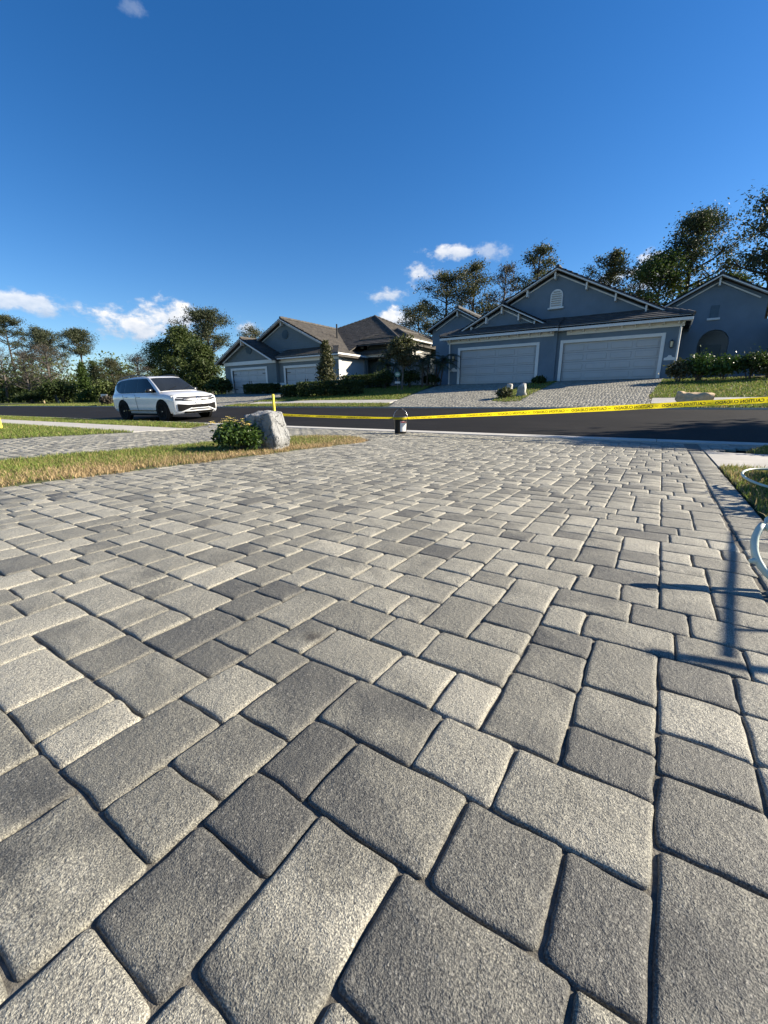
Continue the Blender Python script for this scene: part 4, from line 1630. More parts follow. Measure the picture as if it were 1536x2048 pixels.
def on_ground(px, py_base_y):
    """ground point in the direction of picture column px at road-distance y"""
    d = ray(px, 790)
    x = d.x * py_base_y / d.y
    return Vector((x, py_base_y, Z(x, py_base_y) - .05))


def top_height(px, py, y, base):
    return at_y(px, py, y).z - base.z


TREES = [
    # px column, py top, y, kind, spread, crown_from, label
    ('pine_tree', 42, 618, 34, dict(spread=4.2, crown_from=.62, leaf='pine', nb=15, clumps=6, per=139, size=0.108, clump_r=1.00, trunk_r=.26, seed=3, lean=-.02), 'tall pine with open layered crown at the far end of the woodland'),
    ('pine_tree', 105, 655, 36, dict(spread=4.8, crown_from=.5, leaf='pine', nb=18, clumps=6, per=162, size=0.108, clump_r=1.16, trunk_r=.24, seed=8), 'broad dense pine rising over the grey storm stripped trees'),
    ('pine_tree', 176, 656, 33, dict(spread=3.0, crown_from=.62, leaf='pine', nb=13, clumps=6, per=139, size=0.100, clump_r=0.96, trunk_r=.2, seed=13, lean=.01), 'slim pine with rounded crown above the conical evergreen'),
    ('pine_tree', 424, 622, 40, dict(spread=4.3, crown_from=.55, leaf='pine', nb=18, clumps=6, per=142, size=0.108, clump_r=1.00, trunk_r=.27, seed=19), 'round crowned pine behind the feathery tree and grey house'),
    ('storm_stripped_tree', 12, 692, 27, dict(spread=4.2, crown_from=.22, leaf='brown_leaf', bark='pale_bark', nb=20, clumps=6, per=58, size=0.062, clump_r=0.90, trunk_r=.2, seed=23, bare=.45), 'grey storm stripped tree with dead leaves at the woodland end'),
    ('storm_stripped_tree', 62, 700, 25, dict(spread=3.8, crown_from=.2, leaf='brown_leaf', bark='pale_bark', nb=22, clumps=6, per=58, size=0.062, clump_r=0.90, trunk_r=.18, seed=29, bare=.4), 'leaning grey brown tree with broken branches over the roadside grass'),
    ('storm_stripped_tree', 112, 690, 27, dict(spread=4.0, crown_from=.2, leaf='brown_leaf', bark='pale_bark', nb=24, clumps=6, per=68, size=0.062, clump_r=0.96, trunk_r=.18, seed=31, bare=.35), 'wide twiggy grey tree below the broad dense pine'),
    ('storm_stripped_tree', 284, 712, 33, dict(spread=3.4, crown_from=.25, leaf='brown_leaf', bark='pale_bark', nb=20, clumps=6, per=78, size=0.062, clump_r=0.80, trunk_r=.16, seed=37, bare=.3), 'low twiggy brownish tree behind the white car roof'),
    ('broadleaf_tree', 198, 722, 29, dict(spread=1.6, crown_from=.15, leaf='lush', nb=16, clumps=5, per=114, size=0.059, clump_r=0.60, trunk_r=.10, seed=41, flat_top=.3), 'narrow green tree just right of the conical evergreen'),
    ('broadleaf_tree', 232, 718, 30, dict(spread=2.3, crown_from=.2, leaf='olive', nb=18, clumps=5, per=127, size=0.062, clump_r=0.76, trunk_r=.12, seed=43, flat_top=.5), 'small olive green tree behind the white yard sign'),
    ('broadleaf_tree', 330, 690, 36, dict(spread=3.6, crown_from=.2, leaf='oak', nb=22, clumps=6, per=162, size=0.083, clump_r=1.00, trunk_r=.2, seed=47), 'dark green tree behind the feathery tree'),
    ('broadleaf_tree', 516, 655, 47, dict(spread=3.4, crown_from=.35, leaf='olive', nb=16, clumps=5, per=102, size=0.100, clump_r=1.00, trunk_r=.2, seed=53, bare=.15), 'thin olive tree peeping over the left gable of the grey house'),
    # behind the blue duplex
    ('oak_tree', 838, 612, 52, dict(spread=4.4, crown_from=.25, leaf='olive', bark='bark', nb=20, clumps=6, per=95, size=0.104, clump_r=1.00, trunk_r=.22, seed=59, bare=.25), 'low open tree between the grey house and the blue duplex'),
    ('oak_tree', 886, 548, 50, dict(spread=4.6, crown_from=.35, leaf='olive', bark='bark', nb=18, clumps=6, per=110, size=0.108, clump_r=1.05, trunk_r=.28, seed=61, bare=.2, lean=.01), 'clumpy oak rising above the left wing gable of the blue duplex'),
    ('oak_tree', 948, 526, 52, dict(spread=4.2, crown_from=.3, leaf='olive', bark='bark', nb=20, clumps=6, per=110, size=0.108, clump_r=1.00, trunk_r=.28, seed=67, bare=.25), 'tall ragged oak behind the small gable of the blue duplex'),
    ('oak_tree', 1000, 532, 54, dict(spread=3.6, crown_from=.25, leaf='brown_leaf', bark='bark', nb=20, clumps=6, per=82, size=0.100, clump_r=0.90, trunk_r=.24, seed=71, bare=.35), 'half bare brownish tree left of the tallest oak'),
    ('oak_tree', 1058, 494, 51, dict(spread=3.9, crown_from=.3, leaf='olive', bark='bark', nb=20, clumps=6, per=110, size=0.108, clump_r=0.96, trunk_r=.28, seed=73, bare=.2, lean=.02), 'tallest ragged oak beside the main gable peak of the blue duplex'),
    ('pine_tree', 1204, 508, 50, dict(spread=2.7, crown_from=.5, leaf='olive', nb=16, clumps=5, per=114, size=0.100, clump_r=0.85, trunk_r=.2, seed=79), 'small headed pine over the right roof slope of the blue duplex'),
    ('storm_stripped_tree', 1250, 548, 52, dict(spread=3.0, crown_from=.3, leaf='brown_leaf', bark='pale_bark', nb=18, clumps=6, per=68, size=0.092, clump_r=0.90, trunk_r=.2, seed=83, bare=.4), 'bare brown tree behind the right roof slope of the blue duplex'),
    ('oak_tree', 1300, 514, 47, dict(spread=3.6, crown_from=.3, leaf='oak', nb=20, clumps=6, per=120, size=0.104, clump_r=0.96, trunk_r=.24, seed=89, bare=.1), 'dark leafy oak in front of the tall layered pine'),
    ('pine_tree', 1352, 438, 50, dict(spread=4.2, crown_from=.50, leaf='pine', nb=20, clumps=6, per=130, size=0.113, clump_r=1.11, trunk_r=.32, seed=97), 'tall layered pine over the right wing of the blue duplex'),
    ('pine_tree', 1490, 400, 46, dict(spread=4.4, crown_from=.45, leaf='pine', nb=16, clumps=5, per=101, size=0.117, clump_r=1.30, trunk_r=.36, seed=101), 'big spreading pine beyond the right wing of the blue duplex'),
    ('pine_tree', 1560, 440, 44, dict(spread=5.0, crown_from=.4, leaf='pine', nb=20, clumps=6, per=130, size=0.117, clump_r=1.20, trunk_r=.3, seed=103), 'dark pine next to the big spreading pine'),
    ('oak_tree', 1420, 560, 48, dict(spread=3.6, crown_from=.2, leaf='oak', nb=20, clumps=6, per=120, size=0.104, clump_r=1.00, trunk_r=.24, seed=107), 'low dark oak under the big spreading pine'),
]
for (nm, px, py, yy, kw, lab) in TREES:
    b = on_ground(px, yy)
    tree(nm, b, top_height(px, py, yy, b), label=lab, **kw)


def bush(name, base, w, d, h, n, size, mat, label, seed=1, group=None, cat='shrub', shape='dome', stem=True):
    nr = np.random.default_rng(seed)
    rg = random.Random(seed)
    root = empty(name, base)
    tag(root, label, cat, group)
    lob = []
    k = 48 if shape == 'cone' else 20
    for i in range(k):
        a = rg.uniform(0, 2 * math.pi)
        r = math.sqrt(rg.random()) * .62
        if shape == 'cone':
            z = h * ((i + rg.random()) / k) * .97
            rr = (1 - z / h) * .85 + .10
            lob.append((w / 2 * rr * math.cos(a) * .62, d / 2 * rr * math.sin(a) * .62, z, rr * min(w, d) * .22 + .10))
        elif shape == 'box':
            lob.append((rg.uniform(-.42, .42) * w, rg.uniform(-.4, .4) * d, h * rg.uniform(.3, .8), min(w, d, h) * .34))
        else:
            lob.append((w / 2 * r * math.cos(a), d / 2 * r * math.sin(a), h * (.35 + .42 * (1 - r)) * rg.uniform(.75, 1.1), min(w, d, h) * rg.uniform(.22, .34)))
    per = n // k
    P = clump_points([l[:3] for l in lob], [l[3] for l in lob], per, nr, .85)
    if shape == 'box':
        q = nr.uniform(-.5, .5, (n, 3)) * np.array([w, d, h]) + np.array([0, 0, h / 2])
        ax = nr.integers(0, 3, n)
        for i in range(3):
            mk = ax == i
            q[mk, i] = np.where(q[mk, i] > (h / 2 if i == 2 else 0), (h if i == 2 else (w, d)[i] / 2), (h if i == 2 else -(w, d)[i] / 2)) + nr.normal(0, .035, mk.sum())
        P = np.vstack([q, P])
    P = P[P[:, 2] > .01]
    leaf_mesh('foliage', P, size, root, M[mat], .1, .6, nr)
    if stem:
        mb = MB()
        for i in range(7):
            l = lob[i]
            mb.tube([(l[0] * .15, l[1] * .15, -.03), (l[0] * .5, l[1] * .5, l[2] * .5), (l[0], l[1], l[2])], [.012 + .012 * h, .012 + .006 * h, .006], 5)
        mb.build('stems', M['bark'], root)
    return root


def dense_shrub_at(px, y, w, h, n, size, mat, label, seed, shape='dome', name='shrub', cat='shrub', d=None):
    b = on_ground(px, y)
    b.z += .05
    return bush(name, b, w, d or w, h, n, size, mat, label, seed, None, cat, shape)


# woodland edge on the left
b = on_ground(172, 26)
bush('conical_evergreen', b, 2.7, 2.7, top_height(172, 722, 26, b), 5200, .11, 'cypress', 'dense conical evergreen by the roadside grass', 5, None, 'tree', 'cone')
b = on_ground(372, 30)
tree('feathery_tree', b, top_height(372, 657, 30, b), 3.5, .06, 'large feathery green tree behind the parked white car', leaf='lush', nb=30, clumps=6, per=120, size=.12, clump_r=.75, trunk_r=.2, seed=131, flat_top=.55, squash=.95)
b = on_ground(410, 28)
tree('feathery_tree', b, top_height(410, 692, 28, b), 2.7, .05, 'lower drooping green tree right of the large feathery tree', leaf='lush', nb=26, clumps=6, per=110, size=.12, clump_r=.65, trunk_r=.16, seed=133, flat_top=.5, squash=.95)
k = 0
for (px, y, w, h, mat, lab) in [(5, 29, 7, 5.2, 'hedge', 'tall dark thicket at the woodland end'), (60, 24, 4.5, 1.7, 'hedge', 'dark low thicket under the leaning grey tree'), (82, 31, 7, 5.0, 'hedge', 'tall dark thicket behind the leaning grey tree'),
                                (122, 26, 5, 3.2, 'hedge', 'dark undergrowth left of the conical evergreen'), (212, 27, 3.2, 2.6, 'oak', 'dark bush behind the white yard sign'),
                                (255, 29, 4, 2.8, 'olive', 'olive bush hidden behind the rear of the car'), (310, 30, 4.5, 2.6, 'oak', 'dark green bush behind the car windows'),
                                (440, 25.5, 2.2, 1.5, 'lush', 'rounded green bush beside the front of the car')]:
    k += 1
    dense_shrub_at(px, y, w, h, int(2600 * max(1, w * h / 9)), .13, mat, lab, 200 + k)


# a dark mass of wood far behind everything
def wood_mass():
    pts = []
    for i in range(260):
        a = R(-88 + 112 * i / 260)
        r = 95 + 18 * npr.random()
        x, y = r * math.sin(a), r * math.cos(a)
        if y < 24:
            continue
        hgt = 5.0 + 2.5 * math.sin(i * .37) + 2.5 * npr.random()
        n = 520
        q = npr.normal(size=(n, 3)) * np.array([2.0, 2.0, 1.0]) + np.array([x, y, 0])
        q[:, 2] = Z(x, y) + npr.uniform(0, 1, n) ** 1.5 * hgt
        pts.append(q)
    P = np.vstack(pts)
    o = leaf_mesh('woodland', P, .26, None, M['oak'], .1, .6)
    stuff(o)
    o['label'] = 'far dark mass of woodland behind houses and trees'


wood_mass()

# planting round the grey house
b = on_ground(655, 22.6)
b.z += .04
bush('conical_tree', b, 1.75, 1.75, at_y(655, 679, 22.6).z - b.z, 5200, .085, 'olive', 'cone shaped small tree standing behind the clipped hedge', 9, None, 'tree', 'cone')
for (px0, px1, y, h, lab, sd) in [(574, 610, 22.0, .72, 'short clipped hedge left of the cone shaped tree', 1), (606, 716, 21.2, .88, 'long clipped hedge in front of the cone shaped tree', 2),
                                  (690, 770, 25.5, .95, 'dark hedge along the sunlit side wall of the grey house', 3), (498, 552, 25.4, .75, 'low dark shrubs between the two garage doors of the grey house', 4)]:
    a, c = on_ground(px0, y), on_ground(px1, y)
    base = (a + c) / 2
    base.z += .04
    bush('hedge', base, c.x - a.x, 1.1, h, 4200, .06, 'hedge', lab, 300 + sd, None, 'hedge', 'box')
b = on_ground(803, 23.4)
tree('garden_tree', b, at_y(803, 680, 23.4).z - b.z, 1.25, .42, 'small round headed tree in front of the grey house porch', leaf='olive', bark='pale_bark', nb=16, clumps=4, per=80, size=.085, clump_r=.42, trunk_r=.06, seed=151)


def palm(base, h, n, length, label, seed, stems=3):
    rg = random.Random(seed)
    root = empty('garden_palm', base)
    tag(root, label, 'palm')
    tr = MB()
    leaf = MB()
    for s in range(stems):
        a0 = rg.uniform(0, 6.28)
        off = Vector((math.cos(a0) * .25 * s, math.sin(a0) * .25 * s, 0))
        hh = h * rg.uniform(.7, 1.0)
        topp = off * 1.8 + Vector((0, 0, hh))
        tr.tube([off, off.lerp(topp, .5), topp], [.06, .05, .045], 6)
        for i in range(n):
            a = i * 2.399 + rg.uniform(-.3, .3)
            el = rg.uniform(-.1, 1.1)
            pts = []
            for k in range(7):
                t = k / 6
                r_ = length * t * math.cos(el * (1 - .5 * t))
                pts.append(topp + Vector((math.cos(a) * r_, math.sin(a) * r_, length * (math.sin(el) * t - .75 * t * t))))
            tr.tube(pts, [.014 * (1 - .8 * k / 6) for k in range(7)], 4)
            for k in range(1, 7):
                d = (pts[k] - pts[k - 1]).normalized()
                sd = d.cross(Vector((0, 0, 1))).normalized()
                for m_ in range(3):
                    c = pts[k - 1].lerp(pts[k], m_ / 3)
                    for sg in (-1, 1):
                        tip = c + sd * sg * .30 * length * (1 - .5 * k / 6) + d * .16 - Vector((0, 0, .08))
                        leaf.add([c - d * .018, c + d * .018, tip], [(0, 1, 2)])
    tr.build('trunk', M['bark'], root)
    me = bpy.data.meshes.new('fronds')
    me.from_pydata(leaf.v, [], leaf.f)
    me.update()
    link('fronds', me, M['palm'], root)
    return root


b = on_ground(845, 25.4)
palm(b, 1.9, 12, 1.25, 'dark clumping palm beside the left wall of the blue duplex', 5, 4)
b = on_ground(872, 26.0)
palm(b, 1.5, 11, 1.1, 'low dark palm at the left corner of the blue duplex', 6, 3)
b = on_ground(765, 27.5)
palm(b, 1.8, 11, 1.1, 'dark palm at the porch of the grey house', 8, 3)
for i, (px, y, w, h, mat, lab) in enumerate([(770, 24.8, 1.6, 1.3, 'hedge', 'dark bush left of the small round headed tree'), (820, 25.0, 1.7, 1.2, 'hedge', 'dark bush right of the small round headed tree'),
                                             (862, 26.0, 1.5, .8, 'hedge', 'low dark bush beneath the dark palms'), (1075, 25.4, .95, .42, 'hedge', 'low clipped bush in the bed between the two garages'),
                                             (1009, 19.15, .78, .46, 'olive', 'small round olive bush at the tip of the grass island'),
                                             (1350, 24.6, 1.15, 1.0, 'olive', 'thin reddish green bush at the right edge of the garage drive'), (1392, 24.8, 1.5, 1.2, 'shrub', 'bright green leafy bush beside the lit lantern corner'),
                                             (1440, 24.9, 1.6, 1.15, 'shrub', 'green bush in front of the arched entrance'), (1490, 25.0, 1.8, 1.2, 'hedge', 'dark bush past the arched entrance'), (1530, 25.2, 1.6, 1.0, 'olive', 'pale bush at the end of the bed')]):
    dense_shrub_at(px, y, w, h, 2400, .06, mat, lab, 400 + i)
MB().add([(x, y, Z(x, y) + .02) for x, y in [(-.05, 23.9), (7, 23.9), (7, 27.2), (.25, 27.2)]], [(0, 1, 2, 3)]).build('planting_bed', M['mulch'])['kind'] = 'structure'
MB().add([(x, y, Z(x, y) + .02) for x, y in [(-12.7, 26.6), (-12.6, 24.6), (-18, 23.6), (-22, 25), (-22, 31), (-12.7, 31)]], [tuple(range(6))]).build('planting_bed', M['mulch'])['kind'] = 'structure'
MB().add([(x, y, Z(x, y) + .025) for x, y in [(-5.4, 23.9), (-5.3, 26.9), (-6.5, 26.9), (-6.6, 23.9)]], [(0, 1, 2, 3)]).build('planting_bed', M['mulch'])['kind'] = 'structure'


def rock(name, loc, w, d, h, seed, label, mat='white_rock', cat='rock', taper=.7, amp=.12, sub=3, lean=0):
    bm = bmesh.new()
    bmesh.ops.create_cube(bm, size=1)
    bmesh.ops.subdivide_edges(bm, edges=list(bm.edges), cuts=2 ** sub - 1, use_grid_fill=True)
    rg = np.random.default_rng(seed)
    waves = [(rg.normal(size=3) * f, rg.uniform(0, 6.28), a) for f, a in ((2.5, .5), (2.8, .5), (4.5, .35), (5, .35), (8, .22), (9, .22), (15, .1), (17, .1))]
    for v in bm.verts:
        c = v.co.copy()
        s = c.normalized() * .62
        c = c.lerp(s, .38 if taper < .8 else .24)
        dsp = sum(a * math.sin(k.dot(c) + p) for k, p, a in [(Vector(k), p, a) for k, p, a in waves])
        c += c.normalized() * dsp * amp
        t = min(1, max(0, c.z + .5))
        f = 1 + (taper - 1) * t
        v.co = Vector((c.x * w * f + lean * t * w, c.y * d * f, (c.z + .47) * h))
    me = bpy.data.meshes.new(name)
    bm.to_mesh(me)
    bm.free()
    o = link(name, me, M[mat], None, True, loc)
    tag(o, label, cat)
    return o


p = ground_at(1019, 781)
rock('landscape_rock', (p.x, p.y, p.z - .03), .34, .30, .36, 4, 'small white rock half hidden behind the olive bush on the grass island')
p = ground_at(1042, 792)
rock('landscape_rock', (p.x, p.y, p.z - .03), .42, .38, .52, 9, 'upright white rock on the grass island next to the olive bush')

# ------------------------------------------------------------------ parked car
CAR = empty('parked_car', (-17.15, 10.05, 0), 0)
tag(CAR, 'white suv with black roof rails and black wheels on the road', 'car')
CAR.location.z = Z(-17.15, 10.05)
CAR.rotation_euler = (math.atan((Z_ROAD1 + .1086) / 6.95), 0, 0)


def cubic(xs_, ys_, x):
    """Catmull-Rom through a table"""
    k = 0
    while k < len(xs_) - 2 and x > xs_[k + 1]:
        k += 1
    x0, x1 = xs_[k], xs_[k + 1]
    y0, y1 = ys_[k], ys_[k + 1]
    m0 = (ys_[k + 1] - ys_[max(0, k - 1)]) / (xs_[k + 1] - xs_[max(0, k - 1)])
    m1 = (ys_[min(len(ys_) - 1, k + 2)] - ys_[k]) / (xs_[min(len(xs_) - 1, k + 2)] - xs_[k])
    t = (x - x0) / (x1 - x0)
    h = x1 - x0
    return (2 * t ** 3 - 3 * t * t + 1) * y0 + (t ** 3 - 2 * t * t + t) * h * m0 + (-2 * t ** 3 + 3 * t * t) * y1 + (t ** 3 - t * t) * h * m1


SX = [-2.36, -2.26, -2.0, -1.4, 0, .9, 1.25, 1.7, 2.02, 2.16]
SW = [.78, .87, .91, .92, .92, .92, .92, .915, .90, .885]
SB = [.42, .34, .27, .23, .22, .22, .22, .23, .25, .26]
SS = [.92, .98, 1.02, 1.03, 1.01, .99, .98, .955, .90, .865]
ST = [.93, 1.0, 1.04, 1.06, 1.05, 1.06, 1.075, 1.035, .975, .925]


def body_section(x):
    w, b, s, t = (cubic(SX, q, x) for q in (SW, SB, SS, ST))
    half = [(0, b), (.80 * w, b), (.955 * w, b + .05), (.985 * w, b + .16), (1.0 * w, .50), (.992 * w, .66), (1.0 * w, s - .17), (.992 * w, s - .12), (.965 * w, s - .03), (.92 * w, s + .005), (.72 * w, t - .012), (.4 * w, t), (0, t + .004)]
    return [(y, z) for y, z in half] + [(-y, z) for y, z in reversed(half[1:-1])]


mb = MB()
st = [SX[0] + (SX[-1] - SX[0]) * i / 44 for i in range(45)]
rings = [[(x, y, z) for y, z in body_section(x)] for x in st]
n = len(rings[0])
for r_ in rings:
    mb.v += r_
for i in range(len(rings) - 1):
    for j in range(n):
        mb.f.append((i * n + j, i * n + (j + 1) % n, (i + 1) * n + (j + 1) % n, (i + 1) * n + j))
mb.f.append(tuple(range(n)))
mb.f.append(tuple((len(rings) - 1) * n + j for j in range(n)))
body = mb.build('body', M['car_white'], CAR, True)


def nose(y, z, o=0.0):
    a = abs(y) / .90
    x = 2.37 - .26 * a ** 3.2 - .05 * ((z - .52) / .36) ** 2 - (.10 * max(0, (z - .76) / .16) ** 2) - .08 * max(0, (.34 - z) / .12) ** 2
    return (x + o, y, z)


def nose_patch(name, mat, y0, y1, zlo, zhi, o, parent, ny=24, nz=8, smooth=True):
    m_ = MB()
    def fn(u, v):
        yy = y0 + (y1 - y0) * u
        a, b_ = zlo(yy), zhi(yy)
        return nose(yy, a + (b_ - a) * v, o)
    m_.grid(fn, [i / ny for i in range(ny + 1)], [i / nz for i in range(nz + 1)])
    return m_.build(name, mat, parent, smooth)


# front fascia joins the body sides
m_ = MB()
m_.grid(lambda u, v: nose(-.885 + 1.77 * u, .25 + .675 * v), [i / 30 for i in range(31)], [i / 14 for i in range(15)])
m_.grid(lambda u, v: (2.10 + (nose(.885 * s_, .25 + .675 * u)[0] - 2.10) * v, .885 * s_, .25 + .675 * u) if True else None, [i / 14 for i in range(15)], [0, .5, 1]) if False else None
for s_ in (-1, 1):
    m_.grid(lambda u, v: (2.0 + (nose(.885 * s_, .25 + .675 * u)[0] - 2.0) * v, .885 * s_, .25 + .675 * u), [i / 14 for i in range(15)], [0, .5, 1])
m_.grid(lambda u, v: (2.05 + (nose(-.885 + 1.77 * u, .925)[0] - 2.05) * v, -.885 + 1.77 * u, .925 + .03 * (1 - v) * (1 - abs(2 * u - 1) ** 2)), [i / 30 for i in range(31)], [0, .5, 1])
m_.build('front_bumper', M['car_white'], CAR, True)
gr = nose_patch('grille', M['rubber'], -.62, .62, lambda y: .715 + .02 * abs(y), lambda y: .862, .022, CAR)
for zz in (.755, .80):
    nose_patch('grille_bar', M['steel'], -.58, .58, lambda y: zz + .018 * abs(y), lambda y: zz + .012 + .018 * abs(y), .028, gr, 20, 2)
for s_ in (-1, 1):
    a_, b_ = (.56, .868) if s_ > 0 else (-.868, -.56)
    hl = nose_patch('headlight', M['lamp_glass'], a_, b_, lambda y: .735 + .10 * max(0, abs(y) - .60), lambda y: .868 + .02 * max(0, abs(y) - .6), .022, CAR, 10, 4)
    a_, b_ = (.60, .80) if s_ > 0 else (-.80, -.60)
    nose_patch('lamp_reflector', M['lamp_white'], a_, b_, lambda y: .79 + .06 * max(0, abs(y) - .60), lambda y: .822 + .06 * max(0, abs(y) - .6), .028, hl, 6, 2)
nose_patch('lower_intake', M['rubber'], -.80, .80, lambda y: .395 - .02 * abs(y) if abs(y) < .62 else .36, lambda y: .575 + .12 * max(0, abs(y) - .45), .020, CAR)
for s_ in (-1, 1):
    a_, b_ = (.34, .80) if s_ > 0 else (-.80, -.34)
    nose_patch('bumper_blade', M['car_white'], a_, b_, lambda y: .43 - .16 * max(0, abs(y) - .34) / .46, lambda y: .475 - .16 * max(0, abs(y) - .34) / .46, .034, CAR, 10, 2)
nose_patch('bumper_blade', M['car_white'], -.36, .36, lambda y: .425, lambda y: .455, .034, CAR, 10, 2)
nose_patch('skid_plate', M['rubber'], -.62, .62, lambda y: .262, lambda y: .335, .022, CAR)
nose_patch('number_plate', M['label'], -.15, .15, lambda y: .605, lambda y: .685, .030, CAR, 4, 2)
em = MB()
ring = [Vector(nose(.075 * math.cos(R(a)), .80 + .075 * math.sin(R(a)), .034)) for a in range(0, 360, 20)]
em.tube(ring, .008, 5, True)
for pts in ([(-.045, .855), (0, .805), (.045, .855)], [(-.062, .835), (-.033, .74), (0, .80), (.033, .74), (.062, .835)]):
    em.tube([Vector(nose(y, z, .036)) for y, z in pts], .006, 4)
em.build('emblem', M['chrome'], CAR)

# greenhouse
RX_ = [-2.30, -2.12, -1.9, -1.4, -.3, .40, .80, 1.22]
RZ_ = [1.04, 1.36, 1.545, 1.615, 1.665, 1.60, 1.36, 1.075]


def ztop(x):
    k = 0
    while k < len(RX_) - 2 and x > RX_[k + 1]:
        k += 1
    if -1.9 < x < .40:
        return cubic(RX_, RZ_, x)
    t = (x - RX_[k]) / (RX_[k + 1] - RX_[k])
    return RZ_[k] + (RZ_[k + 1] - RZ_[k]) * t


def roof_w(x):
    if x > .4:
        return .655 + .15 * (x - .4) / .82
    if x < -1.7:
        return .655 + .10 * (-1.7 - x) / .6
    return .655


def side_y(x, z):
    w0 = .875 - (.06 * max(0, (-1.6 - x)) / .7) - .02 * max(0, (x - .6)) / .6
    zt = ztop(x) - .05
    if zt <= 1.02:
        return roof_w(x)
    t = (z - .99) / (zt - .99)
    return w0 + (roof_w(x) - w0) * t


def cab_section(x):
    zt = ztop(x)
    wr = roof_w(x)
    zs = max(1.0, zt - .05)
    half = [(side_y(x, 1.0), .985), (side_y(x, (.99 + zs) / 2), (.985 + zs) / 2), (wr, zs), (wr * .94, zt - .022), (wr * .7, zt - .006), (0, zt)]
    return half + [(-y, z) for y, z in reversed(half[:-1])]


mb = MB()
st = sorted(set([-2.30 + 3.52 * i / 40 for i in range(41)] + [.40, -1.9]))
rings = [[(x, y, z) for y, z in cab_section(x)] for x in st]
n = len(rings[0])
for r_ in rings:
    mb.v += r_
for i in range(len(rings) - 1):
    for j in range(n - 1):
        mb.f.append((i * n + j, i * n + j + 1, (i + 1) * n + j + 1, (i + 1) * n + j))
mb.build('cabin', M['car_white'], CAR, True)


def side_glass(name, mat, x0, x1, zlo, zhi, s, off, parent):
    m2 = MB()
    def fn(u, v):
        x = x0 + (x1 - x0) * u
        z = zlo(x) + (zhi(x) - zlo(x)) * v
        return (x, s * (side_y(x, z) + off), z)
    m2.grid(fn, [i / 12 for i in range(13)], [i / 4 for i in range(5)])
    return m2.build(name, mat, parent, True)


def zl(x):
    return 1.055 if x > -1.6 else 1.055 + .16 * ((-1.6 - x) / .4) ** 1.5


def zh(x):
    if x > .33:
        return max(zl(x) + .004, 1.515 - (x - .33) * .66)
    if x < -1.5:
        return 1.535 - .40 * (-1.5 - x) ** 1.6
    return min(ztop(x) - .085, 1.56)


for s_ in (-1, 1):
    tr_ = side_glass('window_trim', M['gloss_black'], -2.0, 1.02, lambda x: zl(x) - .012, lambda x: zh(x) + .012, s_, .004, CAR)
    for (a_, b_) in ((-.30, .96), (-1.24, -.36), (-1.94, -1.31)):
        side_glass('window', M['car_glass'], a_, b_, zl, zh, s_, .008, CAR)
m2 = MB()
def ws(u, v):
    x = .43 + (1.19 - .43) * u
    w = roof_w(x) * .93
    y = w * (2 * v - 1)
    z = ztop(x) - .006 - .02 * (2 * v - 1) ** 4
    return (x + .006, y, z + .012)


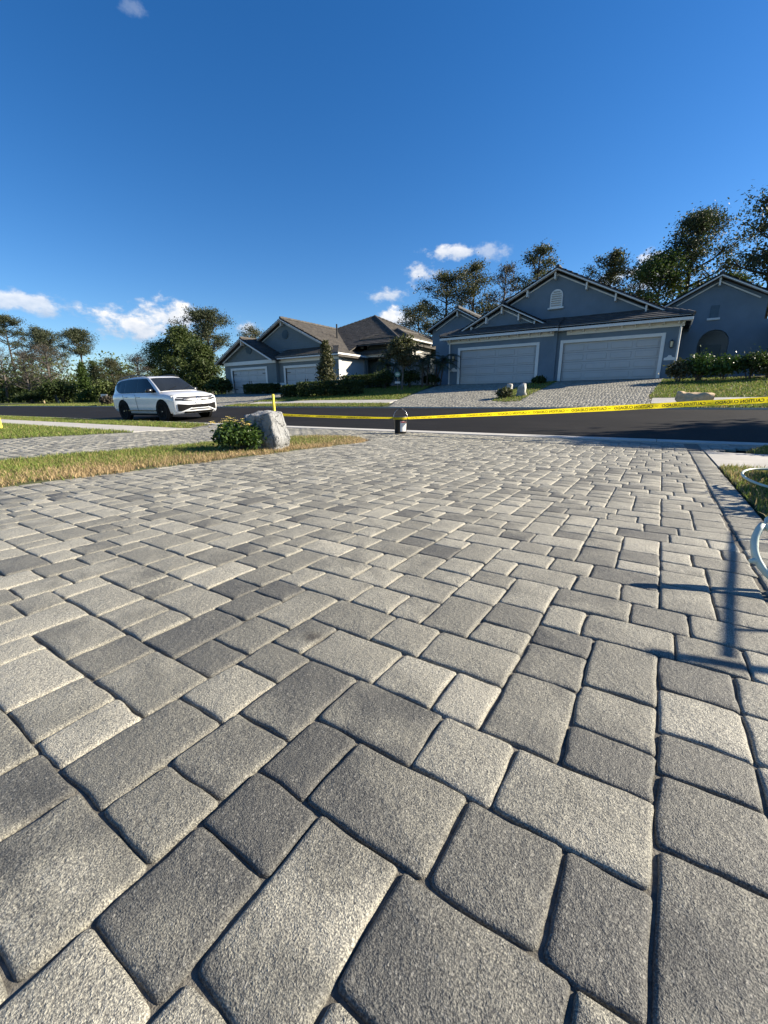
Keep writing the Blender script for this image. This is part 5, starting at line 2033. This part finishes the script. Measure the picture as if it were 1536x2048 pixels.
m2.grid(ws, [i / 10 for i in range(11)], [i / 12 for i in range(13)])
wsh = m2.build('windshield', M['windshield'], CAR, True)
MB().beam((1.2, -.45, 1.11), (.98, .05, 1.262), .02, .015).build('wiper', M['gloss_black'], wsh)
MB().beam((1.2, .15, 1.11), (.98, .62, 1.250), .02, .015).build('wiper', M['gloss_black'], wsh)
m2 = MB()
m2.grid(lambda u, v: (-1.2 + 1.35 * u, .46 * (2 * v - 1), ztop(-1.2 + 1.35 * u) + .004), [i / 10 for i in range(11)], [i / 6 for i in range(7)])
m2.build('sunroof', M['car_glass'], CAR, True)
for s_ in (-1, 1):
    pts = [(x, s_ * .655, ztop(x) + .005 + .035 * math.sin(math.pi * (x + 1.9) / 2.2) ** .5) for x in [-1.9 + 2.2 * i / 12 for i in range(13)]]
    MB().tube(pts, .018, 6).build('roof_rail', M['gloss_black'], CAR, True)
    mm = MB().cbox(.70, .86, s_ * .95 - .13 if s_ > 0 else -.95 - .13, s_ * .95 + .13 if s_ > 0 else -.95 + .13, 1.04, 1.19, .04)
    mm.build('wing_mirror', M['gloss_black'], CAR, True)
    MB().box(-1.35, .95, min(s_ * .915, s_ * .937), max(s_ * .915, s_ * .937), .36, .40).build('side_moulding', M['gloss_black'], CAR)
    MB().box(-1.0, 1.0, min(s_ * .86, s_ * .93), max(s_ * .86, s_ * .93), .20, .265).build('side_skirt', M['rubber'], CAR)
    for (a_, b_) in ((-.36, .98), (-1.30, -.40)):
        d_ = MB()
        d_.tube([(a_, s_ * .925, .98), (a_ + .02, s_ * .928, .6), (a_ + .05, s_ * .918, .34)], .006, 4)
        do = d_.build('door_gap', M['gloss_black'], CAR)
        MB().cbox(a_ + .10, a_ + .32, min(s_ * .905, s_ * .945), max(s_ * .905, s_ * .945), .87, .90, .008).build('door_handle', M['car_white'], CAR)
    for wx in (-1.40, 1.39):
        arch = MB()
        arch.add([(wx + .435 * math.cos(R(a)), s_ * .9235, .37 + .435 * math.sin(R(a))) for a in range(0, 360, 12)] + [(wx + .435 * math.cos(R(a)), s_ * .80, .37 + .435 * math.sin(R(a))) for a in range(0, 360, 12)],
                 [tuple(range(30))] + [(i, i + 30, (i + 1) % 30 + 30, (i + 1) % 30) for i in range(30)])
        arch.build('wheel_arch', M['rubber'], CAR)
        prof = [(.20, -.11), (.335, -.11), (.352, -.07), (.355, .06), (.338, .105), (.255, .108), (.25, .05)]
        ty = MB()
        base = 0
        k = 28
        for r2, yy in prof:
            for j in range(k):
                a = 2 * math.pi * j / k
                ty.v.append((wx + r2 * math.cos(a), s_ * (.835 + yy), .355 + r2 * math.sin(a)))
        for i in range(len(prof) - 1):
            for j in range(k):
                ty.f.append((i * k + j, i * k + (j + 1) % k, (i + 1) * k + (j + 1) % k, (i + 1) * k + j))
        wheel = ty.build('wheel', M['rubber'], CAR, True)
        rim = MB()
        rim.tube([(wx + .245 * math.cos(R(a)), s_ * .93, .355 + .245 * math.sin(R(a))) for a in range(0, 360, 15)], .014, 5, True)
        for q in range(5):
            a = R(72 * q + 18)
            rim.beam((wx, s_ * .925, .355), (wx + .24 * math.cos(a), s_ * .93, .355 + .24 * math.sin(a)), .05, .02, (0, 1, 0))
        rim.add([(wx + .25 * math.cos(R(a)), s_ * .905, .355 + .25 * math.sin(R(a))) for a in range(0, 360, 15)], [tuple(range(24))])
        rim.build('rim', M['rubber'], wheel)
        MB().lathe([(.022, 0), (.022, .008)], 10).build('hub_cap', M['steel'], wheel, loc=(wx, s_ * .935, .355)).rotation_euler = (R(-90) * s_, 0, 0)
for s_ in (-1, 1):
    MB().cbox(.12, .28, s_ * .38 - .13, s_ * .38 + .13, 1.06, 1.36, .05).build('seat', M['wood'], CAR)
MB().cbox(-2.32, -2.2, -.80, -.55, .84, 1.02, .02).build('tail_light', M['red_print'], CAR)
MB().cbox(-2.32, -2.2, .55, .80, .84, 1.02, .02).build('tail_light', M['red_print'], CAR)

# ------------------------------------------------------------------ rock cover, flowering bush, stakes
p = ground_at(541, 899)
rc = rock('rock_cover', (p.x, p.y, p.z - .02), .49, .44, .50, 17, 'large pale grey moulded rock cover beside the flowering bush', 'rock_cover', 'rock', .88, .10, 4, -.16)
rc.rotation_euler = (0, 0, R(18))
pb = ground_at(473, 902)
fb = bush('flowering_bush', (pb.x, pb.y, pb.z), 1.0, .80, .40, 5600, .026, 'shrub', 'glossy green bush with pale yellow flowers beside the rock cover', 77)
fr = random.Random(5)
fm = MB()
for k in range(46):
    a, r_ = fr.uniform(0, 6.28), math.sqrt(fr.random()) * .34
    zz = .30 + .13 * (1 - (r_ / .44) ** 2) + fr.uniform(-.04, .03)
    c = Vector((r_ * 1.08 * math.cos(a), r_ * .9 * math.sin(a), zz))
    for q in range(5):
        b_ = R(72 * q + fr.uniform(-10, 10))
        d = Vector((math.cos(b_), math.sin(b_), .35)) * .030
        s_ = Vector((-math.sin(b_), math.cos(b_), 0)) * .015
        fm.add([c, c + d * .6 + s_, c + d, c + d * .6 - s_], [(0, 1, 2, 3)])
stuff(fm.build('flowers', M['flower'], fb))


def stake(name, base, h, w, label, mat='yellow', lean=(0, 0)):
    mb = MB()
    b = Vector(base)
    t = b + Vector((lean[0], lean[1], h))
    mb.beam(b - Vector((0, 0, .12)), t, w, w)
    o = MB()
    d = (t - b).normalized()
    o.v, o.f = mb.v, mb.f
    tip = t + d * w * .3
    n0 = len(o.v)
    o.v.append(tuple(tip))
    o.f = [f for f in o.f if f != (4, 5, 6, 7)] + [(4, 5, n0), (5, 6, n0), (6, 7, n0), (7, 4, n0)]
    obj = o.build(name, M[mat])
    return tag(obj, label, 'stake')


sb = Vector((-5.08, 5.75, Z(-5.08, 5.75)))
d0 = ray(549, 812)
sb.x = d0.x * 5.75 / d0.y
STAKE_TOP = at_y(546, 789, 5.75).z
stake('yellow_stake', sb, STAKE_TOP - sb.z, .034, 'yellow stake behind the rock cover holding the caution tape', 'yellow', (-.02, 0))
p = ground_at(2, 858)
stake('yellow_stake', p, .30, .075, 'stubby yellow stake in the lawn by the neighbouring driveway', 'yellow', (-.05, 0))
for (px, lab) in ((86, 'pale short stake in the roadside grass before the dark thicket'), (115, 'pale short stake in the roadside grass nearer the conical evergreen')):
    q = on_ground(px, 21)
    stake('survey_stake', q, .42, .12, lab, 'wood', (-.06, 0))

# ------------------------------------------------------------------ bucket
pbk = ground_at(801, 867)
BK = empty('bucket', pbk)
tag(BK, 'charcoal plastic bucket with white label and raised wire handle', 'bucket')
mb = MB()
mb.lathe([(.118, 0.0), (.124, .004), (.142, .30), (.150, .302), (.150, .316), (.143, .318), (.144, .338), (.150, .340), (.150, .360), (.146, .362), (.138, .355), (.136, .30), (.112, .012)], 32, cap=False)
mb.lathe([(.001, .012), (.113, .012)], 32, cap=False)
mb.lathe([(.001, 0.0), (.118, 0.0)], 32, cap=False)
mb.build('pail', M['bucket'], BK, True)
mb = MB()
mb.lathe([(.001, .358), (.152, .358), (.156, .352), (.156, .338)], 32, cap=False)
mb.build('lid', M['bucket'], BK, True)
cam_a = math.atan2(-pbk.y, -pbk.x)
lb = MB()
lb.grid(lambda u, v: ((.1275 + .0143 * v) * math.cos(cam_a + u), (.1275 + .0143 * v) * math.sin(cam_a + u), .05 + .22 * v), [-.05 + 1.15 * i / 12 for i in range(13)], [0, .5, 1])
lab_o = lb.build('label', M['label'], BK, True)
lb = MB()
lb.grid(lambda u, v: ((.1275 + .0143 * v + .001) * math.cos(cam_a + u), (.1275 + .0143 * v + .001) * math.sin(cam_a + u), .05 + .22 * v), [.0 + 1.05 * i / 12 for i in range(13)], [.84, .92, .97])
lb.build('label_print', M['red_print'], lab_o, True)
ax = Vector((_r.x, _r.y, 0))
hpts = [Vector(ax * (.152 * math.cos(R(a)))) + Vector((0, 0, .335 + .185 * math.sin(R(a)))) + Vector((_f.x, _f.y, 0)) * (.03 * math.sin(R(a))) for a in range(0, 181, 12)]
mb = MB().tube(hpts, .0035, 6)
ho = mb.build('handle', M['steel'], BK, True)
MB().tube([hpts[6], hpts[7], hpts[8], hpts[9]], .011, 8).build('grip', M['black_metal'], ho, True)
for s_ in (-1, 1):
    MB().lathe([(.016, 0), (.016, .012)], 10).build('handle_ear', M['bucket'], BK, loc=tuple(ax * s_ * .150 + Vector((0, 0, .326))))

# ------------------------------------------------------------------ caution tape
def text_mesh(body):
    cu = bpy.data.curves.new('lettering', 'FONT')
    cu.body = body
    cu.size = 1.0
    cu.offset = .018
    cu.resolution_u = 2
    o = bpy.data.objects.new('lettering', cu)
    col.objects.link(o)
    dg = bpy.context.evaluated_depsgraph_get()
    me = bpy.data.meshes.new_from_object(o.evaluated_get(dg))
    v = np.array([p.co[:] for p in me.vertices])
    f = [tuple(q.vertices) for q in me.polygons]
    bpy.data.objects.remove(o, do_unlink=True)
    bpy.data.meshes.remove(me)
    return v, f


TW = .082
far_pt = at_y(1340, 809, 7.9)
rim_r = Vector((pbk.x, pbk.y, pbk.z + .325)) + ax * .155
rim_l = Vector((pbk.x, pbk.y, pbk.z + .33)) - ax * .155
end_pt = rim_r + (far_pt - rim_r) * 1.42
stake_tie = Vector((sb.x, sb.y, at_y(550, 829, sb.y).z)) + Vector((.03, .01, 0))


def tape_curve(a, b, sag, roll_a, roll_b):
    """position and width direction along one span"""
    def fn(t):
        p = a.lerp(b, t) - Vector((0, 0, sag * 4 * t * (1 - t)))
        d = (b - a).normalized()
        side = d.cross(Vector((0, 0, 1))).normalized()
        r_ = roll_a + (roll_b - roll_a) * t + .25 * math.sin(t * 9) * .3
        w = Vector((0, 0, 1)) * math.cos(r_) + side * math.sin(r_)
        return p, w, d
    return fn


TV, TF = text_mesh('CAUTION CUIDADO')
tx0, tx1 = TV[:, 0].min(), TV[:, 0].max()
TV[:, 0] -= tx0
TW_, TH_ = tx1 - tx0, TV[:, 1].max()


def tape(name, a, b, sag, ra, rb, label, phase=0.0):
    fn = tape_curve(a, b, sag, ra, rb)
    L = (b - a).length
    n = max(12, int(L / .06))
    mb = MB()
    for i in range(n + 1):
        p, w, d = fn(i / n)
        for k in (-.5, 0, .5):
            mb.v.append(tuple(p + w * (k * TW)))
    for i in range(n):
        for k in range(2):
            mb.f.append((i * 3 + k, (i + 1) * 3 + k, (i + 1) * 3 + k + 1, i * 3 + k + 1))
    o = mb.build(name, M['tape_yellow'], None, True)
    tag(o, label, 'tape')
    sc = .044 / TH_
    word = TW_ * sc * .92
    period = word + .11
    s = phase
    lv = MB()
    while s + word < L:
        # the printing faces the road, so from the driveway it reads mirrored
        for off in (-.0012, .0012):
            vs = []
            for x, y, _ in TV:
                t = (s + word - x * sc * .92) / L
                p, w, d = fn(t)
                nr_ = d.cross(w).normalized()
                vs.append(p + w * ((y - TH_ / 2) * sc) + nr_ * off)
            n0 = len(lv.v)
            lv.v += [tuple(v) for v in vs]
            lv.f += [tuple(i + n0 for i in f) for f in TF]
            # small dash between the repeats
            for i in range(4):
                t0, t1 = (s + word + .024 + .010 * i) / L, (s + word + .034 + .010 * i) / L
                if t1 < 1:
                    pts = []
                    for t, hgt in ((t0, -.003), (t1, -.003), (t1, .004), (t0, .004)):
                        p, w, d = fn(t)
                        nr_ = d.cross(w).normalized()
                        pts.append(p + w * (hgt - .004 * math.sin(math.pi * (i + .5) / 4)) + nr_ * off)
                    lv.add(pts, [(0, 1, 2, 3)])
        me = bpy.data.meshes.new('lettering')
        me.from_pydata(lv.v, [], lv.f)
        me.update()
        stuff(link('lettering', me, M['tape_black'], o))
        lv = MB()
        s += period
    return o


tape('caution_tape', rim_r, end_pt, .012, .98, -.45, 'yellow caution tape stretched from the bucket towards the right kerb', .05)
tape('caution_tape', stake_tie, rim_l, .012, .98, 1.02, 'yellow caution tape sagging from the yellow stake to the bucket', .12)
mb = MB()
for a in range(0, 361, 15):
    for k in (-.5, .5):
        r_ = .1585
        mb.v.append((pbk.x + r_ * math.cos(R(a)), pbk.y + r_ * math.sin(R(a)), pbk.z + .325 + k * TW * .55))
for i in range(24):
    mb.f.append((2 * i, 2 * i + 2, 2 * i + 3, 2 * i + 1))
tag(mb.build('caution_tape', M['tape_yellow'], None, True), 'loop of yellow caution tape wound round the bucket rim', 'tape')
q = end_pt
stake('yellow_stake', (q.x + .02, q.y, Z(q.x, q.y)), q.z - Z(q.x, q.y) + .12, .034, 'yellow stake holding the right end of the caution tape')

# ------------------------------------------------------------------ hose at the right edge
def loop(cx, cy, cz, rx_, ry_, a0, a1, tilt, n=30, yaw=0):
    pts = []
    for i in range(n + 1):
        a = R(a0 + (a1 - a0) * i / n)
        v = Vector((rx_ * math.cos(a), ry_ * math.sin(a), 0))
        v = Matrix.Rotation(R(tilt), 3, 'X') @ v
        v = Matrix.Rotation(R(yaw), 3, 'Z') @ v
        pts.append(Vector((cx, cy, cz)) + v)
    return pts


h1 = ground_at(1474, 977)
pts = loop(h1.x + .28, h1.y + .06, Z(h1.x, h1.y) + .075, .26, .26, -20, 380, 10, 40, 30)
hz_o = MB().tube(pts, .009, 8).build('hose', M['hose'], None, True)
tag(hz_o, 'pale green hose loop lying on the grass edge', 'hose')
h2 = ground_at(1508, 1180)
pts = loop(h2.x + .132, h2.y + .10, Z(h2.x, h2.y) + .13, .17, .14, 140, 500, 62, 40, 28)
pts += [pts[-1] + Vector((.10, .01, -.06)), pts[-1] + Vector((.35, .03, -.10)), pts[-1] + Vector((.9, .1, -.11))]
HO = empty('hose', (0, 0, 0))
tag(HO, 'pale green hose coil standing up on the paved edge with a brass end', 'hose')
MB().tube(pts, .0115, 9).build('tube', M['hose'], HO, True)
MB().tube([pts[6] + Vector((-.022, -.008, -.004)), pts[6] + Vector((-.012, -.004, 0)), pts[6]], [.007, .010, .010], 8).build('fitting', M['hose'], HO, True)

# ------------------------------------------------------------------ things across the road
pg = ground_at(1388, 811)
bg_ = MB()
def bagfn(u, v):
    a = 2 * math.pi * v
    x = -.48 + .96 * u
    taper = 1 - .55 * max(0, (u - .75) / .25) ** 2 * .6 - .35 * max(0, (.12 - u) / .12)
    c_, s_ = math.cos(a), math.sin(a)
    sq = 1 / max(abs(c_), abs(s_)) ** .55
    wob = 1 + .07 * math.sin(9 * u + 3 * a) + .05 * math.sin(17 * u - 5 * a)
    return (x + .04 * s_, .26 * c_ * sq * taper * wob, .20 + .20 * s_ * sq * taper * wob + .14 * max(0, (.22 - u) / .22) - .05 * u)
bg_.grid(bagfn, [i / 20 for i in range(21)], [i / 20 for i in range(21)])
nb_ = len(bg_.v)
bg_.f.append(tuple(range(0, 21)))
bo = bg_.build('paper_bag', M['bag'], None, True, (pg.x, pg.y + .1, Z(pg.x, pg.y) + .01))
bo.rotation_euler = (0, R(-4), R(-8))
tag(bo, 'crumpled brown paper yard bag lying on the verge across the road', 'bag')

p = on_ground(212, 17.2)
db = bush('debris_heap', (p.x, p.y, p.z + .05), 1.5, 1.0, .75, 1500, .10, 'brown_leaf', 'heap of dark withered branches at the kerb behind the car', 61, None, 'debris')
sg = empty('yard_sign', on_ground(208, 20.5))
tag(sg, 'small white yard sign on wire legs before the woodland', 'sign')
sg.rotation_euler = (0, 0, R(35))
sgb = MB().box(-.30, .30, -.012, .012, .45, .98)
sgb.build('board', M['label'], sg)
for dx, w_, z_ in ((-.12, .12, .80), (.08, .16, .72), (-.02, .20, .60), (.10, .08, .88)):
    MB().box(dx - w_ / 2, dx + w_ / 2, -.016, -.0125, z_ - .03, z_ + .03).build('print', M['black_metal'], sg)
for s_ in (-1, 1):
    MB().tube([(s_ * .2, 0, 0), (s_ * .2, 0, .5)], .006, 5).build('leg', M['steel'], sg)
q = on_ground(795, 23.6)
s1 = empty('garden_sign', q)
tag(s1, 'oval pale green sign on a post in front of the grey house', 'sign')
mb = MB()
mb.prism([(.17 * math.cos(R(a)), 1.0 + .15 * math.sin(R(a))) for a in range(0, 360, 20)], -.012, .012)
mb.build('board', M['sign_green'], s1)
MB().prism([(.11 * math.cos(R(a)), 1.0 + .05 * math.sin(R(a))) for a in range(0, 360, 20)], -.018, -.0125).build('print', M['label'], s1)
MB().cbox(-.16, .16, -.012, .012, .45, .58, .004).build('lower_board', M['label'], s1)
MB().tube([(0, .02, 0), (0, .02, 1.0)], .018, 6).build('post', M['wood'], s1)
s1.rotation_euler = (0, 0, R(30))

# ------------------------------------------------------------------ things just outside the frame whose shadows reach into it
tree('street_tree', (11.4, 17.0, Z(11.4, 17.0)), 7.0, 2.3, .38, 'leafy street tree on the verge to the right, out of frame', leaf='lush', nb=22, clumps=5, per=90, size=.16, clump_r=.9, trunk_r=.14, seed=171)
for i, (x, y, w, h) in enumerate([(2.0, 7.65, .8, .70), (1.62, 5.0, .8, .70), (1.45, 4.35, .7, .62), (1.40, 3.75, .6, .58)]):
    o = bush('border_shrub', (x, y, Z(x, y)), w, w, h, 1400, .04, 'shrub', ['bushy shrub on the verge beyond the short sidewalk', 'bushy border shrub at the sidewalk edge of the right lawn', 'border shrub second from the sidewalk in the right lawn', 'border shrub third from the sidewalk beside the hose loop'][i], 500 + i)

SHK = 1 / math.tan(SUN_EL)


def caster(x, y, h):
    """point at height h whose shadow falls on x, y"""
    return Vector((x + math.sin(SUN_AZ) * SHK * h, y + math.cos(SUN_AZ) * SHK * h, h))


SH = empty('shadow_frame', (0, 0, 0))  # unseen frame, added only to cast the shadow bands on the pavers
tag(SH, 'unseen wooden frame added to cast shadow bands beside the hose coil', 'shadow_frame')
p0, p1 = caster(.245, 1.25, .78), caster(.43, 2.65, .78)
MB().beam(p0, p1, .022, .012).build('beam', M['wood'], SH)
MB().beam(caster(.08, 1.17, .84), caster(.62, 1.30, .84), .03, .012).build('shadow_bar', M['wood'], SH)
for p in (p0.lerp(p1, .12), p0.lerp(p1, .88)):
    for sg in (0.0, .42):
        f_ = Vector((p.x + sg, p.y, Z(p.x + sg, p.y)))
        MB().beam(p, f_, .014, .014).build('leg', M['wood'], SH)
